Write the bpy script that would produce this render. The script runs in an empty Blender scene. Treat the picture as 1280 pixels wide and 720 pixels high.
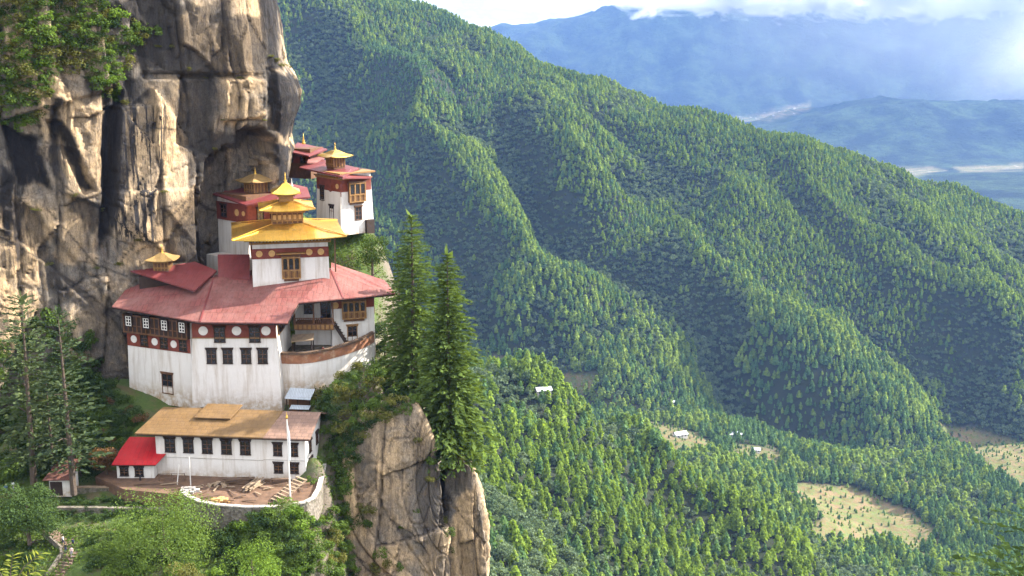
import bpy, bmesh, math, random
import numpy as np
from mathutils import Vector, Matrix
rad = math.radians
SC = bpy.context.scene
COL = SC.collection
random.seed(7)
RNG = np.random.default_rng(11)

# ------------------------------------------------------------------ camera
FPX, PITCH = 1500.0, rad(11.8)
CP, SP = math.cos(PITCH), math.sin(PITCH)
cd = bpy.data.cameras.new('camera'); cam = bpy.data.objects.new('camera', cd); COL.objects.link(cam)
cd.sensor_width = 36.0; cd.lens = FPX / 1280 * 36.0
cd.clip_start = 0.5; cd.clip_end = 60000
cam.location = (0, 0, 0); cam.rotation_euler = (math.pi / 2 - PITCH, 0, 0)
SC.camera = cam

# ------------------------------------------------------------------ sky, sun, exposure
SUN_DIR = Vector((0.78, 0.27, 0.58)).normalized()     # towards the sun: high on the right
SUN_EL = math.asin(SUN_DIR.z); SUN_AZ = math.atan2(SUN_DIR.x, SUN_DIR.y)
wd = bpy.data.worlds.new('World'); SC.world = wd; wd.use_nodes = True
nt = wd.node_tree; nt.nodes.clear()
n_out = nt.nodes.new('ShaderNodeOutputWorld'); n_bg = nt.nodes.new('ShaderNodeBackground')
n_sky = nt.nodes.new('ShaderNodeTexSky'); n_sky.sky_type = 'NISHITA'; n_sky.sun_disc = False
n_sky.sun_elevation = SUN_EL; n_sky.sun_rotation = SUN_AZ; n_sky.altitude = 2500; n_sky.dust_density = 1.5
n_tc = nt.nodes.new('ShaderNodeTexCoord')
n_map = nt.nodes.new('ShaderNodeMapping'); n_map.inputs['Scale'].default_value = (1, 1, 3.2)
n_no = nt.nodes.new('ShaderNodeTexNoise'); n_no.inputs['Scale'].default_value = 5.5; n_no.inputs['Detail'].default_value = 9
n_no.inputs['Roughness'].default_value = 0.6
n_rp = nt.nodes.new('ShaderNodeValToRGB')
n_rp.color_ramp.elements[0].position = 0.30; n_rp.color_ramp.elements[1].position = 0.50
n_rp2 = nt.nodes.new('ShaderNodeValToRGB')               # cloud bellies to bright tops
n_rp2.color_ramp.elements[0].position = 0.42; n_rp2.color_ramp.elements[0].color = (1.5, 1.56, 1.7, 1)
n_rp2.color_ramp.elements[1].position = 0.66; n_rp2.color_ramp.elements[1].color = (2.5, 2.5, 2.57, 1)
n_mx = nt.nodes.new('ShaderNodeMix'); n_mx.data_type = 'RGBA'
L = nt.links.new
L(n_tc.outputs['Generated'], n_map.inputs[0]); L(n_map.outputs[0], n_no.inputs['Vector'])
L(n_no.outputs['Fac'], n_rp.inputs[0]); L(n_no.outputs['Fac'], n_rp2.inputs[0])
L(n_rp.outputs[0], n_mx.inputs[0]); L(n_sky.outputs[0], n_mx.inputs[6]); L(n_rp2.outputs[0], n_mx.inputs[7])
n_sp = nt.nodes.new('ShaderNodeSeparateXYZ'); n_mr = nt.nodes.new('ShaderNodeMapRange'); n_vm = nt.nodes.new('ShaderNodeVectorMath'); n_vm.operation = 'SCALE'
n_mr.inputs['From Min'].default_value = 0.08; n_mr.inputs['From Max'].default_value = 0.45; n_mr.inputs['To Min'].default_value = 1.0; n_mr.inputs['To Max'].default_value = 3.2
L(n_tc.outputs['Generated'], n_sp.inputs[0]); L(n_sp.outputs[2], n_mr.inputs[0]); L(n_rp2.outputs[0], n_vm.inputs[0]); L(n_mr.outputs[0], n_vm.inputs[3]); L(n_vm.outputs[0], n_mx.inputs[7])
L(n_mx.outputs[2], n_bg.inputs[0]); n_bg.inputs[1].default_value = 0.13
L(n_bg.outputs[0], n_out.inputs[0])
sd = bpy.data.lights.new('sun', 'SUN'); sd.energy = 4.5; sd.angle = rad(0.9); sd.color = (1.0, 0.94, 0.84)
sun = bpy.data.objects.new('sun', sd); COL.objects.link(sun)
sun.rotation_euler = SUN_DIR.to_track_quat('Z', 'Y').to_euler()
vs = SC.view_settings
vs.view_transform = 'Standard'; vs.look = 'None'; vs.gamma = 1; vs.use_curve_mapping = False; vs.exposure = 2.2
cy = SC.cycles
cy.use_denoising = True; cy.max_bounces = 8; cy.diffuse_bounces = 3; cy.transmission_bounces = 3
cy.volume_bounces = 8; cy.transparent_max_bounces = 8; cy.use_adaptive_sampling = True; cy.adaptive_threshold = 0.02
try: cy.denoising_prefilter = 'ACCURATE'
except Exception: pass

# ------------------------------------------------------------------ helpers
def slope(py):
    v = (360 - py) / FPX
    return (-SP + v * CP) / (CP + v * SP)
def at(px, py, Y):
    """the world point at forward distance Y on the sight line of a photograph pixel"""
    z = slope(py) * Y
    w = Y * CP - z * SP
    return Vector(((px - 640) / FPX * w, Y, z))
def atz(px, py, z):
    return at(px, py, z / slope(py))
def proj(x, y, z):
    w = y * CP - z * SP
    return 640 + FPX * x / w, 360 - FPX * (y * SP + z * CP) / w

def hsh(ix, iy, iz, seed):
    n = (ix.astype(np.int64) * 73856093) ^ (iy.astype(np.int64) * 19349663) ^ (iz.astype(np.int64) * 83492791) ^ (seed * 2654435)
    n = (n ^ (n >> 13)) * 1274126177 & 0x7fffffff
    n = (n ^ (n >> 16)) * 1103515245 & 0x7fffffff
    return ((n >> 7) & 0xffff) / 65535.0
def vnoise(x, y, z, seed=0):
    x0 = np.floor(x); y0 = np.floor(y); z0 = np.floor(z)
    fx, fy, fz = x - x0, y - y0, z - z0
    fx, fy, fz = [t * t * t * (t * (t * 6 - 15) + 10) for t in (fx, fy, fz)]
    r = 0
    for a in (0, 1):
        for b in (0, 1):
            for c in (0, 1):
                w = (fx if a else 1 - fx) * (fy if b else 1 - fy) * (fz if c else 1 - fz)
                r = r + w * hsh(x0 + a, y0 + b, z0 + c, seed)
    return r * 2 - 1
def fbm(x, y, z, oct=5, gain=0.5, seed=0):
    r = 0; a = 1
    for i in range(oct):
        r = r + a * vnoise(x * 2 ** i + 17.3 * i, y * 2 ** i - 9.1 * i, z * 2 ** i + 5.7 * i, seed + i); a *= gain
    return r
def voro(x, y, z, seed=0):
    """cell id hash, distance to the cell border"""
    x0 = np.floor(x); y0 = np.floor(y); z0 = np.floor(z)
    d1 = np.full(x.shape, 9.0); d2 = np.full(x.shape, 9.0); cid = np.zeros(x.shape); vx = np.zeros(x.shape); vy = np.zeros(x.shape)
    for a in (-1, 0, 1):
        for b in (-1, 0, 1):
            for c in ((-1, 0, 1) if np.ptp(z) > 0 else (0,)):
                cx, cy_, cz = x0 + a, y0 + b, z0 + c
                jx = cx + hsh(cx, cy_, cz, seed); jy = cy_ + hsh(cx, cy_, cz, seed + 1)
                jz = cz + hsh(cx, cy_, cz, seed + 2) if np.ptp(z) > 0 else z
                d = np.sqrt((x - jx) ** 2 + (y - jy) ** 2 + (z - jz) ** 2)
                nw = d < d1
                d2 = np.where(nw, d1, np.minimum(d2, d)); cid = np.where(nw, hsh(cx, cy_, cz, seed + 3), cid)
                vx = np.where(nw, x - jx, vx); vy = np.where(nw, y - jy, vy)
                d1 = np.where(nw, d, d1)
    return cid, d2 - d1, vx, vy
def sstep(a, b, t):
    t = np.clip((t - a) / (b - a), 0, 1); return t * t * (3 - 2 * t)
def inpoly(px, py, poly):
    """signed-ish inside mask of a polygon"""
    r = np.zeros(px.shape, bool); n = len(poly)
    for i in range(n):
        x1, y1 = poly[i]; x2, y2 = poly[(i + 1) % n]
        if y1 == y2: continue
        c = (py > min(y1, y2)) & (py <= max(y1, y2)) & (px < (py - y1) * (x2 - x1) / (y2 - y1) + x1)
        r ^= c
    return r
def polydist(px, py, poly, closed=True):
    d = np.full(px.shape, 1e9); n = len(poly)
    for i in range(n if closed else n - 1):
        x1, y1 = poly[i]; x2, y2 = poly[(i + 1) % n]
        dx, dy = x2 - x1, y2 - y1
        t = np.clip(((px - x1) * dx + (py - y1) * dy) / (dx * dx + dy * dy + 1e-9), 0, 1)
        d = np.minimum(d, np.hypot(px - x1 - t * dx, py - y1 - t * dy))
    return d
def pmask(px, py, poly, feather):
    d = polydist(px, py, poly); s = np.where(inpoly(px, py, poly), d, -d)
    return sstep(-feather, feather, s)

def mesh_np(name, V, F, smooth=False):
    """a mesh from an (n,3) array and an (m,k) array of equal-sized faces"""
    me = bpy.data.meshes.new(name); V = np.asarray(V, np.float32); F = np.asarray(F, np.int32); k = F.shape[1]
    me.vertices.add(len(V)); me.vertices.foreach_set('co', V.ravel())
    me.loops.add(F.size); me.loops.foreach_set('vertex_index', F.ravel())
    me.polygons.add(len(F)); me.polygons.foreach_set('loop_start', np.arange(0, F.size, k, dtype=np.int32))
    try: me.polygons.foreach_set('loop_total', np.full(len(F), k, np.int32))
    except Exception: pass
    me.update(calc_edges=True); me.validate()
    if smooth: me.polygons.foreach_set('use_smooth', np.ones(len(F), bool))
    return me
def grid_faces(nr, nc):
    i = np.arange(nr - 1)[:, None] * nc + np.arange(nc - 1)[None, :]
    i = i.ravel(); return np.stack([i, i + 1, i + nc + 1, i + nc], 1)
def fattr(me, name, arr):
    a = me.attributes.new(name, 'FLOAT', 'POINT'); a.data.foreach_set('value', np.asarray(arr, np.float32).ravel())
def link(name, me, mat=None, parent=None, loc=None):
    o = bpy.data.objects.new(name, me); COL.objects.link(o)
    if mat is not None:
        for m in (mat if isinstance(mat, (list, tuple)) else [mat]): me.materials.append(m)
    if parent is not None: o.parent = parent
    if loc is not None: o.location = loc
    return o
def tag(o, label=None, cat=None, group=None, kind=None):
    if label: o['label'] = label
    if cat: o['category'] = cat
    if group: o['group'] = group
    if kind: o['kind'] = kind
    return o
def thing(name, label, cat, loc=(0, 0, 0), rz=0.0, group=None):
    o = bpy.data.objects.new(name, None); COL.objects.link(o); o.empty_display_size = 0.5
    o.location = loc; o.rotation_euler = (0, 0, rz); return tag(o, label, cat, group)
def copy_tree(o, parent=None):
    c = o.copy(); COL.objects.link(c)
    if parent is not None: c.parent = parent
    for ch in list(o.children): copy_tree(ch, c)
    return c

class MB:
    """collects simple solids into one mesh"""
    def __init__(s): s.v = []; s.f = []; s.m = []; s.mi = 0
    def add(s, vs, fs):
        b = len(s.v); s.v += [tuple(v) for v in vs]; s.f += [tuple(b + i for i in f) for f in fs]; s.m += [s.mi] * len(fs); return s
    def box(s, x0, x1, y0, y1, z0, z1):
        return s.hexa([(x0, y0, z0), (x1, y0, z0), (x1, y1, z0), (x0, y1, z0), (x0, y0, z1), (x1, y0, z1), (x1, y1, z1), (x0, y1, z1)])
    def hexa(s, p):
        return s.add(p, [(0, 3, 2, 1), (4, 5, 6, 7), (0, 1, 5, 4), (1, 2, 6, 5), (2, 3, 7, 6), (3, 0, 4, 7)])
    def frustum(s, x0, x1, y0, y1, z0, z1, bx, by=None, bb=None):
        """a battered block: the top is drawn in by bx on each side, by in front, bb at the back"""
        by = bx if by is None else by; bb = by if bb is None else bb
        return s.hexa([(x0, y0, z0), (x1, y0, z0), (x1, y1, z0), (x0, y1, z0),
                       (x0 + bx, y0 + by, z1), (x1 - bx, y0 + by, z1), (x1 - bx, y1 - bb, z1), (x0 + bx, y1 - bb, z1)])
    def slab(s, top, th):
        """a plate: polygon of top points, thickness downwards"""
        n = len(top); top = [Vector(p) for p in top]; bot = [p - Vector((0, 0, th)) for p in top]
        fs = [tuple(range(n)), tuple(reversed(range(n, 2 * n)))] + [(i, n + i, n + (i + 1) % n, (i + 1) % n) for i in range(n)]
        return s.add(top + bot, fs)
    def bar(s, a, b, w, h=None, up=(0, 0, 1)):
        a = Vector(a); b = Vector(b); d = (b - a).normalized(); u = Vector(up)
        if abs(d.dot(u)) > 0.98: u = Vector((0, 1, 0))
        sx = d.cross(u).normalized() * (w / 2); sz = sx.cross(d).normalized() * ((h or w) / 2)
        return s.hexa([a - sx - sz, a + sx - sz, b + sx - sz, b - sx - sz, a - sx + sz, a + sx + sz, b + sx + sz, b - sx + sz])
    def tube(s, pts, rs, n=8, cap=True):
        rings = []; pts = [Vector(p) for p in pts]
        for i, p in enumerate(pts):
            d = (pts[min(i + 1, len(pts) - 1)] - pts[max(i - 1, 0)]).normalized()
            u = Vector((1, 0, 0)) if abs(d.x) < 0.9 else Vector((0, 1, 0))
            a = d.cross(u).normalized(); b = d.cross(a).normalized()
            rings.append([p + (a * math.cos(2 * math.pi * k / n) + b * math.sin(2 * math.pi * k / n)) * rs[i] for k in range(n)])
        vs = [q for r in rings for q in r]; fs = []
        for i in range(len(pts) - 1):
            for k in range(n):
                fs.append((i * n + k, i * n + (k + 1) % n, (i + 1) * n + (k + 1) % n, (i + 1) * n + k))
        if cap: fs += [tuple(reversed(range(n))), tuple((len(pts) - 1) * n + k for k in range(n))]
        return s.add(vs, fs)
    def lathe(s, cx, cy, prof, n=14):
        """prof: list of (radius, z)"""
        vs = []; fs = []
        for r, z in prof:
            for k in range(n): vs.append((cx + r * math.cos(2 * math.pi * k / n), cy + r * math.sin(2 * math.pi * k / n), z))
        for i in range(len(prof) - 1):
            for k in range(n): fs.append((i * n + k, i * n + (k + 1) % n, (i + 1) * n + (k + 1) % n, (i + 1) * n + k))
        fs += [tuple(reversed(range(n))), tuple((len(prof) - 1) * n + k for k in range(n))]
        return s.add(vs, fs)
    def hiproof(s, cx, cy, hw, hd, z0, z1, tw, td, th=0.18, lift=0.0):
        """hipped roof plate: eaves half sizes hw, hd at z0; top rectangle half sizes tw, td at z1; corners raised by lift"""
        def ring(h, d, z, l, n=6):
            r = []
            for (ax, ay), (bx, by) in (((-1, -1), (1, -1)), ((1, -1), (1, 1)), ((1, 1), (-1, 1)), ((-1, 1), (-1, -1))):
                for k in range(n):
                    t = k / n; u = abs(2 * t - 1) ** 2.5
                    r.append((cx + h * (ax + (bx - ax) * t), cy + d * (ay + (by - ay) * t), z + l * u))
            return r
        a = ring(hw, hd, z0, lift); m = ring(hw * .5 + tw * .5, hd * .5 + td * .5, z0 + (z1 - z0) * .44, lift * .25); c = ring(tw, td, z1, 0)
        n = len(a); vs = a + m + c; fs = []
        for i in range(2):
            for k in range(n): fs.append((i * n + k, i * n + (k + 1) % n, (i + 1) * n + (k + 1) % n, (i + 1) * n + k))
        fs.append(tuple(range(2 * n, 3 * n)))
        lo = [(x, y, z - th) for x, y, z in a]; b = len(vs); vs += lo
        for k in range(n): fs.append((b + k, b + (k + 1) % n, (k + 1) % n, k))
        fs.append(tuple(reversed(range(b, b + n))))
        return s.add(vs, fs)
    def build(s, name, mat, parent=None, smooth=False, bevel=0.0):
        me = bpy.data.meshes.new(name); me.from_pydata(s.v, [], s.f); me.update()
        bm = bmesh.new(); bm.from_mesh(me); bmesh.ops.recalc_face_normals(bm, faces=bm.faces); bm.to_mesh(me); bm.free()
        o = link(name, me, mat, parent)
        if any(s.m): me.polygons.foreach_set('material_index', np.array(s.m, np.int32))
        if smooth: me.polygons.foreach_set('use_smooth', np.ones(len(me.polygons), bool))
        return o

# ------------------------------------------------------------------ materials
class NT:
    def __init__(s, name):
        s.m = bpy.data.materials.new(name); s.m.use_nodes = True; s.t = s.m.node_tree; s.t.nodes.clear()
        s.out = s.t.nodes.new('ShaderNodeOutputMaterial')
    def n(s, ty, **kw):
        nd = s.t.nodes.new('ShaderNode' + ty)
        for k, v in kw.items(): setattr(nd, k, v)
        return nd
    def l(s, a, b): s.t.links.new(a, b)
    def coord(s, which='Object', scale=(1, 1, 1), rot=(0, 0, 0)):
        t = s.n('TexCoord'); mp = s.n('Mapping'); mp.inputs['Scale'].default_value = scale; mp.inputs['Rotation'].default_value = rot
        s.l(t.outputs[which], mp.inputs[0]); return mp.outputs[0]
    def noise(s, vec, scale, detail=5, rough=0.55, dist=0.0):
        k = s.n('TexNoise'); k.inputs['Scale'].default_value = scale; k.inputs['Detail'].default_value = detail
        k.inputs['Roughness'].default_value = rough; k.inputs['Distortion'].default_value = dist
        s.l(vec, k.inputs['Vector']); return k.outputs['Fac']
    def ramp(s, fac, stops):
        r = s.n('ValToRGB'); e = r.color_ramp.elements
        while len(e) < len(stops): e.new(0.5)
        for i, (p, c) in enumerate(stops):
            e[i].position = p; e[i].color = (c, c, c, 1) if not hasattr(c, '__len__') else (*c[:3], 1)
        s.l(fac, r.inputs[0]); return r.outputs[0]
    def mix(s, fac, a, b, mode='MIX'):
        k = s.n('Mix', data_type='RGBA', blend_type=mode)
        for v, i in ((fac, 0), (a, 6), (b, 7)):
            if isinstance(v, (int, float)): k.inputs[i].default_value = v if i == 0 else (v, v, v, 1)
            elif hasattr(v, '__len__'): k.inputs[i].default_value = (*v[:3], 1)
            else: s.l(v, k.inputs[i])
        return k.outputs[2]
    def math(s, op, a, b=0.0, c=None):
        k = s.n('Math', operation=op)
        for i, v in enumerate((a, b) if c is None else (a, b, c)):
            if isinstance(v, (int, float)): k.inputs[i].default_value = v
            else: s.l(v, k.inputs[i])
        return k.outputs[0]
    def attr(s, name):
        a = s.n('Attribute'); a.attribute_name = name; return a.outputs['Fac']
    def bsdf(s, col, rough=0.8, metal=0.0, bump=None, bstr=0.3, bdist=0.1, spec=0.3):
        b = s.n('BsdfPrincipled')
        if hasattr(col, '__len__'): b.inputs['Base Color'].default_value = (*col[:3], 1)
        else: s.l(col, b.inputs['Base Color'])
        if isinstance(rough, (int, float)): b.inputs['Roughness'].default_value = rough
        else: s.l(rough, b.inputs['Roughness'])
        b.inputs['Metallic'].default_value = metal; b.inputs['Specular IOR Level'].default_value = spec
        if bump is not None:
            k = s.n('Bump'); k.inputs['Strength'].default_value = bstr; k.inputs['Distance'].default_value = bdist
            s.l(bump, k.inputs['Height']); s.l(k.outputs[0], b.inputs['Normal'])
        s.l(b.outputs[0], s.out.inputs[0]); return s.m

def m_foliage(name, ca, cb, trans=0.3, clump=0.35, inst=False, leafvar=0.5):
    """leaves: colour differs from leaf to leaf, clump to clump and plant to plant"""
    k = NT(name); g = k.n('NewGeometry'); oi = k.n('ObjectInfo')
    nz = k.noise(k.coord('Object'), clump, 3)
    f = k.math('ADD', k.math('MULTIPLY', g.outputs['Random Per Island'], leafvar), k.math('MULTIPLY', nz, 0.9))
    f = k.math('ADD', f, k.math('MULTIPLY', oi.outputs['Random'], 0.55))
    f = k.math('MULTIPLY', k.math('SUBTRACT', f, 0.42), 0.9)
    k2 = k.mix(f, ca, cb); 
    d = k.n('BsdfDiffuse'); t = k.n('BsdfTranslucent'); k.l(k2, d.inputs[0])
    tint = k.mix(1.0, k2, (1.15, 1.1, 0.55), 'MULTIPLY'); k.l(tint, t.inputs[0])
    mx = k.n('MixShader'); mx.inputs[0].default_value = trans
    k.l(d.outputs[0], mx.inputs[1]); k.l(t.outputs[0], mx.inputs[2]); k.l(mx.outputs[0], k.out.inputs[0])
    return k.m
def m_plain(name, col, rough=0.7, var=0.25, scale=1.5, metal=0.0, bump=0.15, spec=0.3, dirt=None, streak=False):
    """a painted or plain surface with uneven tone, faint relief and optional dirt"""
    k = NT(name); c = k.coord('Object', (1, 1, 0.25) if streak else (1, 1, 1))
    nz = k.noise(c, scale, 6, 0.65)
    lo = tuple(v * (1 - var) for v in col); hi = tuple(min(1, v * (1 + var * 0.6)) for v in col)
    cc = k.mix(k.ramp(nz, [(0.3, 0.0), (0.7, 1.0)]), lo, hi)
    if dirt is not None:
        nd = k.noise(c, scale * 0.55, 8, 0.7)
        cc = k.mix(k.ramp(nd, [(0.52, 0.0), (0.72, 0.75)]), cc, dirt)
    return k.bsdf(cc, rough, metal, k.noise(k.coord('Object'), 9, 4), bump, 0.04, spec)

M = {}
M['bark'] = m_plain('bark', (0.085, 0.062, 0.045), 0.9, 0.4, 3.0, bump=0.5)
M['pine_pale'] = m_foliage('pine_pale', (0.070, 0.125, 0.032), (0.285, 0.370, 0.080), 0.48, 0.2)
M['pine_deep'] = m_foliage('pine_deep', (0.042, 0.090, 0.040), (0.155, 0.255, 0.088), 0.44, 0.2)
M['pine_yellow'] = m_foliage('pine_yellow', (0.070, 0.120, 0.022), (0.225, 0.310, 0.045), 0.45, 0.2)
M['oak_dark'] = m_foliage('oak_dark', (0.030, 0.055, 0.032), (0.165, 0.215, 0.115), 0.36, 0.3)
# ================================================================== terrain
def hyp(px, py, Y): p = at(px, py, Y); return (p.x, p.y, p.z)
CTRL = [hyp(*a) for a in [
    # crest of the forested mountain
    (515, 0, 3100), (620, 45, 2980), (690, 85, 2880), (760, 107, 2800), (870, 137, 2740), (950, 155, 2700), (1100, 203, 2620),
    (1200, 243, 2560), (1280, 278, 2530), (1420, 335, 2450), (400, -75, 3250), (250, -150, 3400), (0, -250, 3500),
    # half way
    (450, 150, 2600), (600, 230, 2420), (760, 280, 2330), (900, 300, 2300), (1050, 340, 2270), (1200, 385, 2260), (1320, 400, 2280),
    (380, 150, 2650), (520, 330, 2250),
    # foot
    (560, 430, 2080), (620, 445, 2050), (700, 463, 2000), (800, 482, 1960), (900, 498, 1950), (1000, 503, 1980), (1100, 507, 2020), (1200, 510, 2050), (1320, 512, 2080),
    # valley floor
    (850, 545, 1735), (950, 580, 1635), (1080, 640, 1555), (1240, 540, 1916), (1280, 720, 1356), (1000, 720, 1271), (1150, 580, 1760), (1350, 620, 1600),
    # near spur below the crag
    (600, 470, 1150), (700, 527, 1120), (820, 592, 1080), (925, 680, 1010), (620, 560, 950), (620, 650, 800), (610, 720, 700), (750, 720, 800), (880, 720, 900),
    (720, 620, 960)]]
CTRL += [(-40, 1450, -520), (60, 1560, -560), (250, 1450, -540), (-250, 1500, -470), (-400, 1200, -260), (-500, 1800, -300), (-900, 2400, -100), (-1100, 2800, 50),
         (0, 60, -75), (-60, 60, -70), (60, 60, -90), (0, 250, -260), (-150, 250, -190), (150, 300, -300), (-100, 450, -290), (200, 600, -390), (400, 900, -500), (700, 1200, -620),
         (-300, 300, -150), (-350, 700, -200), (300, 300, -340),
         # behind the crest, down to the broad valley
         (-700, 3900, -300), (0, 3500, -480), (400, 3400, -560), (1000, 3250, -640), (1500, 3100, -720),
         (-1500, 4600, -300), (-600, 4700, -800), (600, 4600, -840), (2000, 4400, -850), (-2000, 3600, 300)]
CTRL += [hyp(*a) for a in [(1180, 262, 6000), (1300, 262, 6000), (1180, 218, 7100), (1300, 217, 7100), (1100, 218, 8000)]]
CTRL += [(x, 8000, -850) for x in (-2500, -500, 1500, 3500)] + [(x, 8700, -850) for x in (1200, 2600, 3800)] + [(x, 6500, -850) for x in (-2500, 0, 1400)]
CTRL += [hyp(*a) for a in [(961, 158, 9900), (1062, 134, 9900), (1160, 128, 9900), (1300, 126, 9900), (1420, 120, 9900)]]
CTRL += [(x, 11500, -850) for x in (-1000, 1200, 2400, 3600, 5000)] + [(x, 13000, -845) for x in (-3000, -1000, 1000, 2600, 4500)]
CTRL += [hyp(*a) for a in [(560, 42, 15200), (620, 41, 15000), (690, 30, 15000), (760, 19, 15000), (840, 8, 15000), (900, 0, 15000), (1000, -6, 15000), (1150, -8, 15000), (1300, -14, 15200), (400, 30, 15500), (1450, -5, 15200), (800, 85, 14000), (1000, 80, 14000), (1200, 70, 14000)]]
CTRL += [(x, 16800, -200) for x in (-5000, -2000, 1000, 4000, 8000)]
CTRL = np.array(CTRL, float)
MQ = 70.0
def rbf_fit(P, c):
    A = np.sqrt((P[:, None, 0] - P[None, :, 0]) ** 2 + (P[:, None, 1] - P[None, :, 1]) ** 2 + c * c)
    n = len(P); K = np.zeros((n + 3, n + 3)); K[:n, :n] = A; K[:n, n] = 1; K[:n, n + 1] = P[:, 0] / 1000; K[:n, n + 2] = P[:, 1] / 1000; K[n:, :n] = K[:n, n:].T
    return np.linalg.solve(K, np.concatenate([P[:, 2], [0, 0, 0]]))
def rbf_eval(P, W, c, x, y):
    sh = x.shape; x = x.ravel(); y = y.ravel(); r = W[-3] + W[-2] * x / 1000 + W[-1] * y / 1000
    for i in range(len(P)): r = r + W[i] * np.sqrt((x - P[i, 0]) ** 2 + (y - P[i, 1]) ** 2 + c * c)
    return r.reshape(sh)
CW = rbf_fit(CTRL, MQ)
def base_h(x, y): return rbf_eval(CTRL, CW, MQ, x, y)
def hit(px, py, fn, Y0=500, Y1=3400):
    Y = np.linspace(Y0, Y1, 900); s = slope(py); z = s * Y; w = Y * CP - z * SP; x = (px - 640) / FPX * w
    b = np.nonzero(fn(x, Y) > z)[0]
    i = b[0] if len(b) else len(Y) - 1
    return (x[i], Y[i])
SPURS = [  # crest lines of the side ridges as seen in the photograph, height, half width
    ([(470, 20), (545, 88), (580, 140), (640, 205), (690, 270), (740, 350), (790, 420)], 88, 185),
    ([(740, 150), (785, 215), (835, 275), (900, 335), (960, 380), (1030, 440), (1080, 480)], 90, 175),
    ([(900, 160), (945, 200), (990, 250), (1060, 300), (1130, 345), (1200, 395), (1280, 455)], 92, 165),
    ([(1020, 190), (1100, 240), (1180, 290), (1280, 345)], 70, 130),
    ([(380, 60), (420, 120), (480, 205), (540, 300), (600, 370), (660, 430)], 84, 175),
    ([(640, 60), (690, 120), (730, 180), (760, 230)], 65, 120),
    ([(860, 300), (900, 360), (960, 420), (1000, 470)], 60, 100),
    ([(1000, 240), (1080, 340), (1150, 400), (1230, 460)], 55, 95),
    ([(430, 60), (500, 150), (570, 240), (640, 330), (690, 400)], 70, 105),
]
SP_XY = [([hit(px, py, base_h, 1700, 3300) for px, py in pl], a, w) for pl, a, w in SPURS]
NEAR_SP = [([hit(px, py, base_h, 600, 1500) for px, py in [(600, 480), (660, 530), (720, 600), (800, 690)]], 22, 90),
           ([hit(px, py, base_h, 600, 1500) for px, py in [(640, 500), (740, 540), (850, 610), (930, 680)]], 26, 90)]
def height(x, y):
    h = base_h(x, y)
    q = 62 * fbm(x / 240, y / 240, x * 0 + 3.3, 3, 0.5, 5)
    for pl, a, w in SP_XY + NEAR_SP:
        d = polydist(x + q, y + q * 0.7, pl, False) / w
        e0 = np.hypot(x - pl[0][0], y - pl[0][1]); a = a * (0.12 + 0.88 * sstep(0, 420, e0)) if a > 40 else a
        h = h + a * np.maximum(0, 1 - d) ** 1.15 - a * 0.30 * np.exp(-((d - 1.1) / 0.45) ** 2)
    m = sstep(250, 700, y) * (1 - sstep(3600, 5200, y))
    h = h + m * (15 * fbm(x / 170, y / 170, x * 0 + 1.7, 5, 0.52, 9))
    f = sstep(4500, 7500, y)
    h = h + f * 85 * sstep(-840, -650, h) * (1 - np.abs(fbm(x / 900, y / 900, x * 0 + 8.1, 5, 0.5, 21)) * 1.6)
    f2 = sstep(12500, 14000, y)
    return h + f2 * 40 * fbm(x / 1500, y / 500, x * 0, 4, 0.5, 2)
NC = 430
U = np.linspace(-0.52, 0.60, NC)
Ynear = np.concatenate([np.geomspace(55, 500, 60, endpoint=False), np.linspace(500, 3700, 400)])
Yfar = np.geomspace(3700, 17000, 240)
CLEAR = [  # clearings, in photograph pixels, projected onto the valley floor
    ([(968, 618), (1010, 610), (1050, 606), (1075, 612), (1100, 625), (1150, 645), (1178, 668), (1180, 685), (1150, 700), (1110, 672), (1060, 680), (1010, 675), (1000, 660), (1030, 645)], 1.0),
    ([(1165, 526), (1200, 530), (1240, 544), (1300, 556), (1310, 630), (1282, 612), (1250, 594), (1215, 566), (1165, 542)], 0.95),
    ([(800, 522), (845, 532), (880, 548), (868, 572), (810, 556)], 0.85), ([(905, 548), (975, 562), (975, 586), (910, 575)], 0.85),
    ([(695, 464), (748, 468), (745, 494), (700, 492)], 0.7), ([(615, 448), (630, 445), (640, 470), (620, 470)], 0.7), ([(1130, 598), (1150, 600), (1140, 612), (1120, 608)], 0.9),
    ([(640, 440), (700, 455), (800, 500), (880, 540), (870, 555), (760, 515), (660, 470)], 0.18)]
FIELDS = [([(1118, 210), (1160, 208), (1180, 213), (1150, 222), (1125, 218)], 0.7), ([(1190, 208), (1282, 204), (1282, 213), (1200, 215)], 0.7),
          ([(915, 146), (945, 146), (985, 134), (1015, 130), (1010, 137), (960, 150), (920, 152)], 0.75), ([(1160, 260), (1282, 268), (1282, 275), (1200, 272)], 0.35)]
def terr(Y):
    yy, uu = np.meshgrid(Y, U, indexing='ij'); xx = uu * yy; return xx, yy, height(xx, yy)
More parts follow.
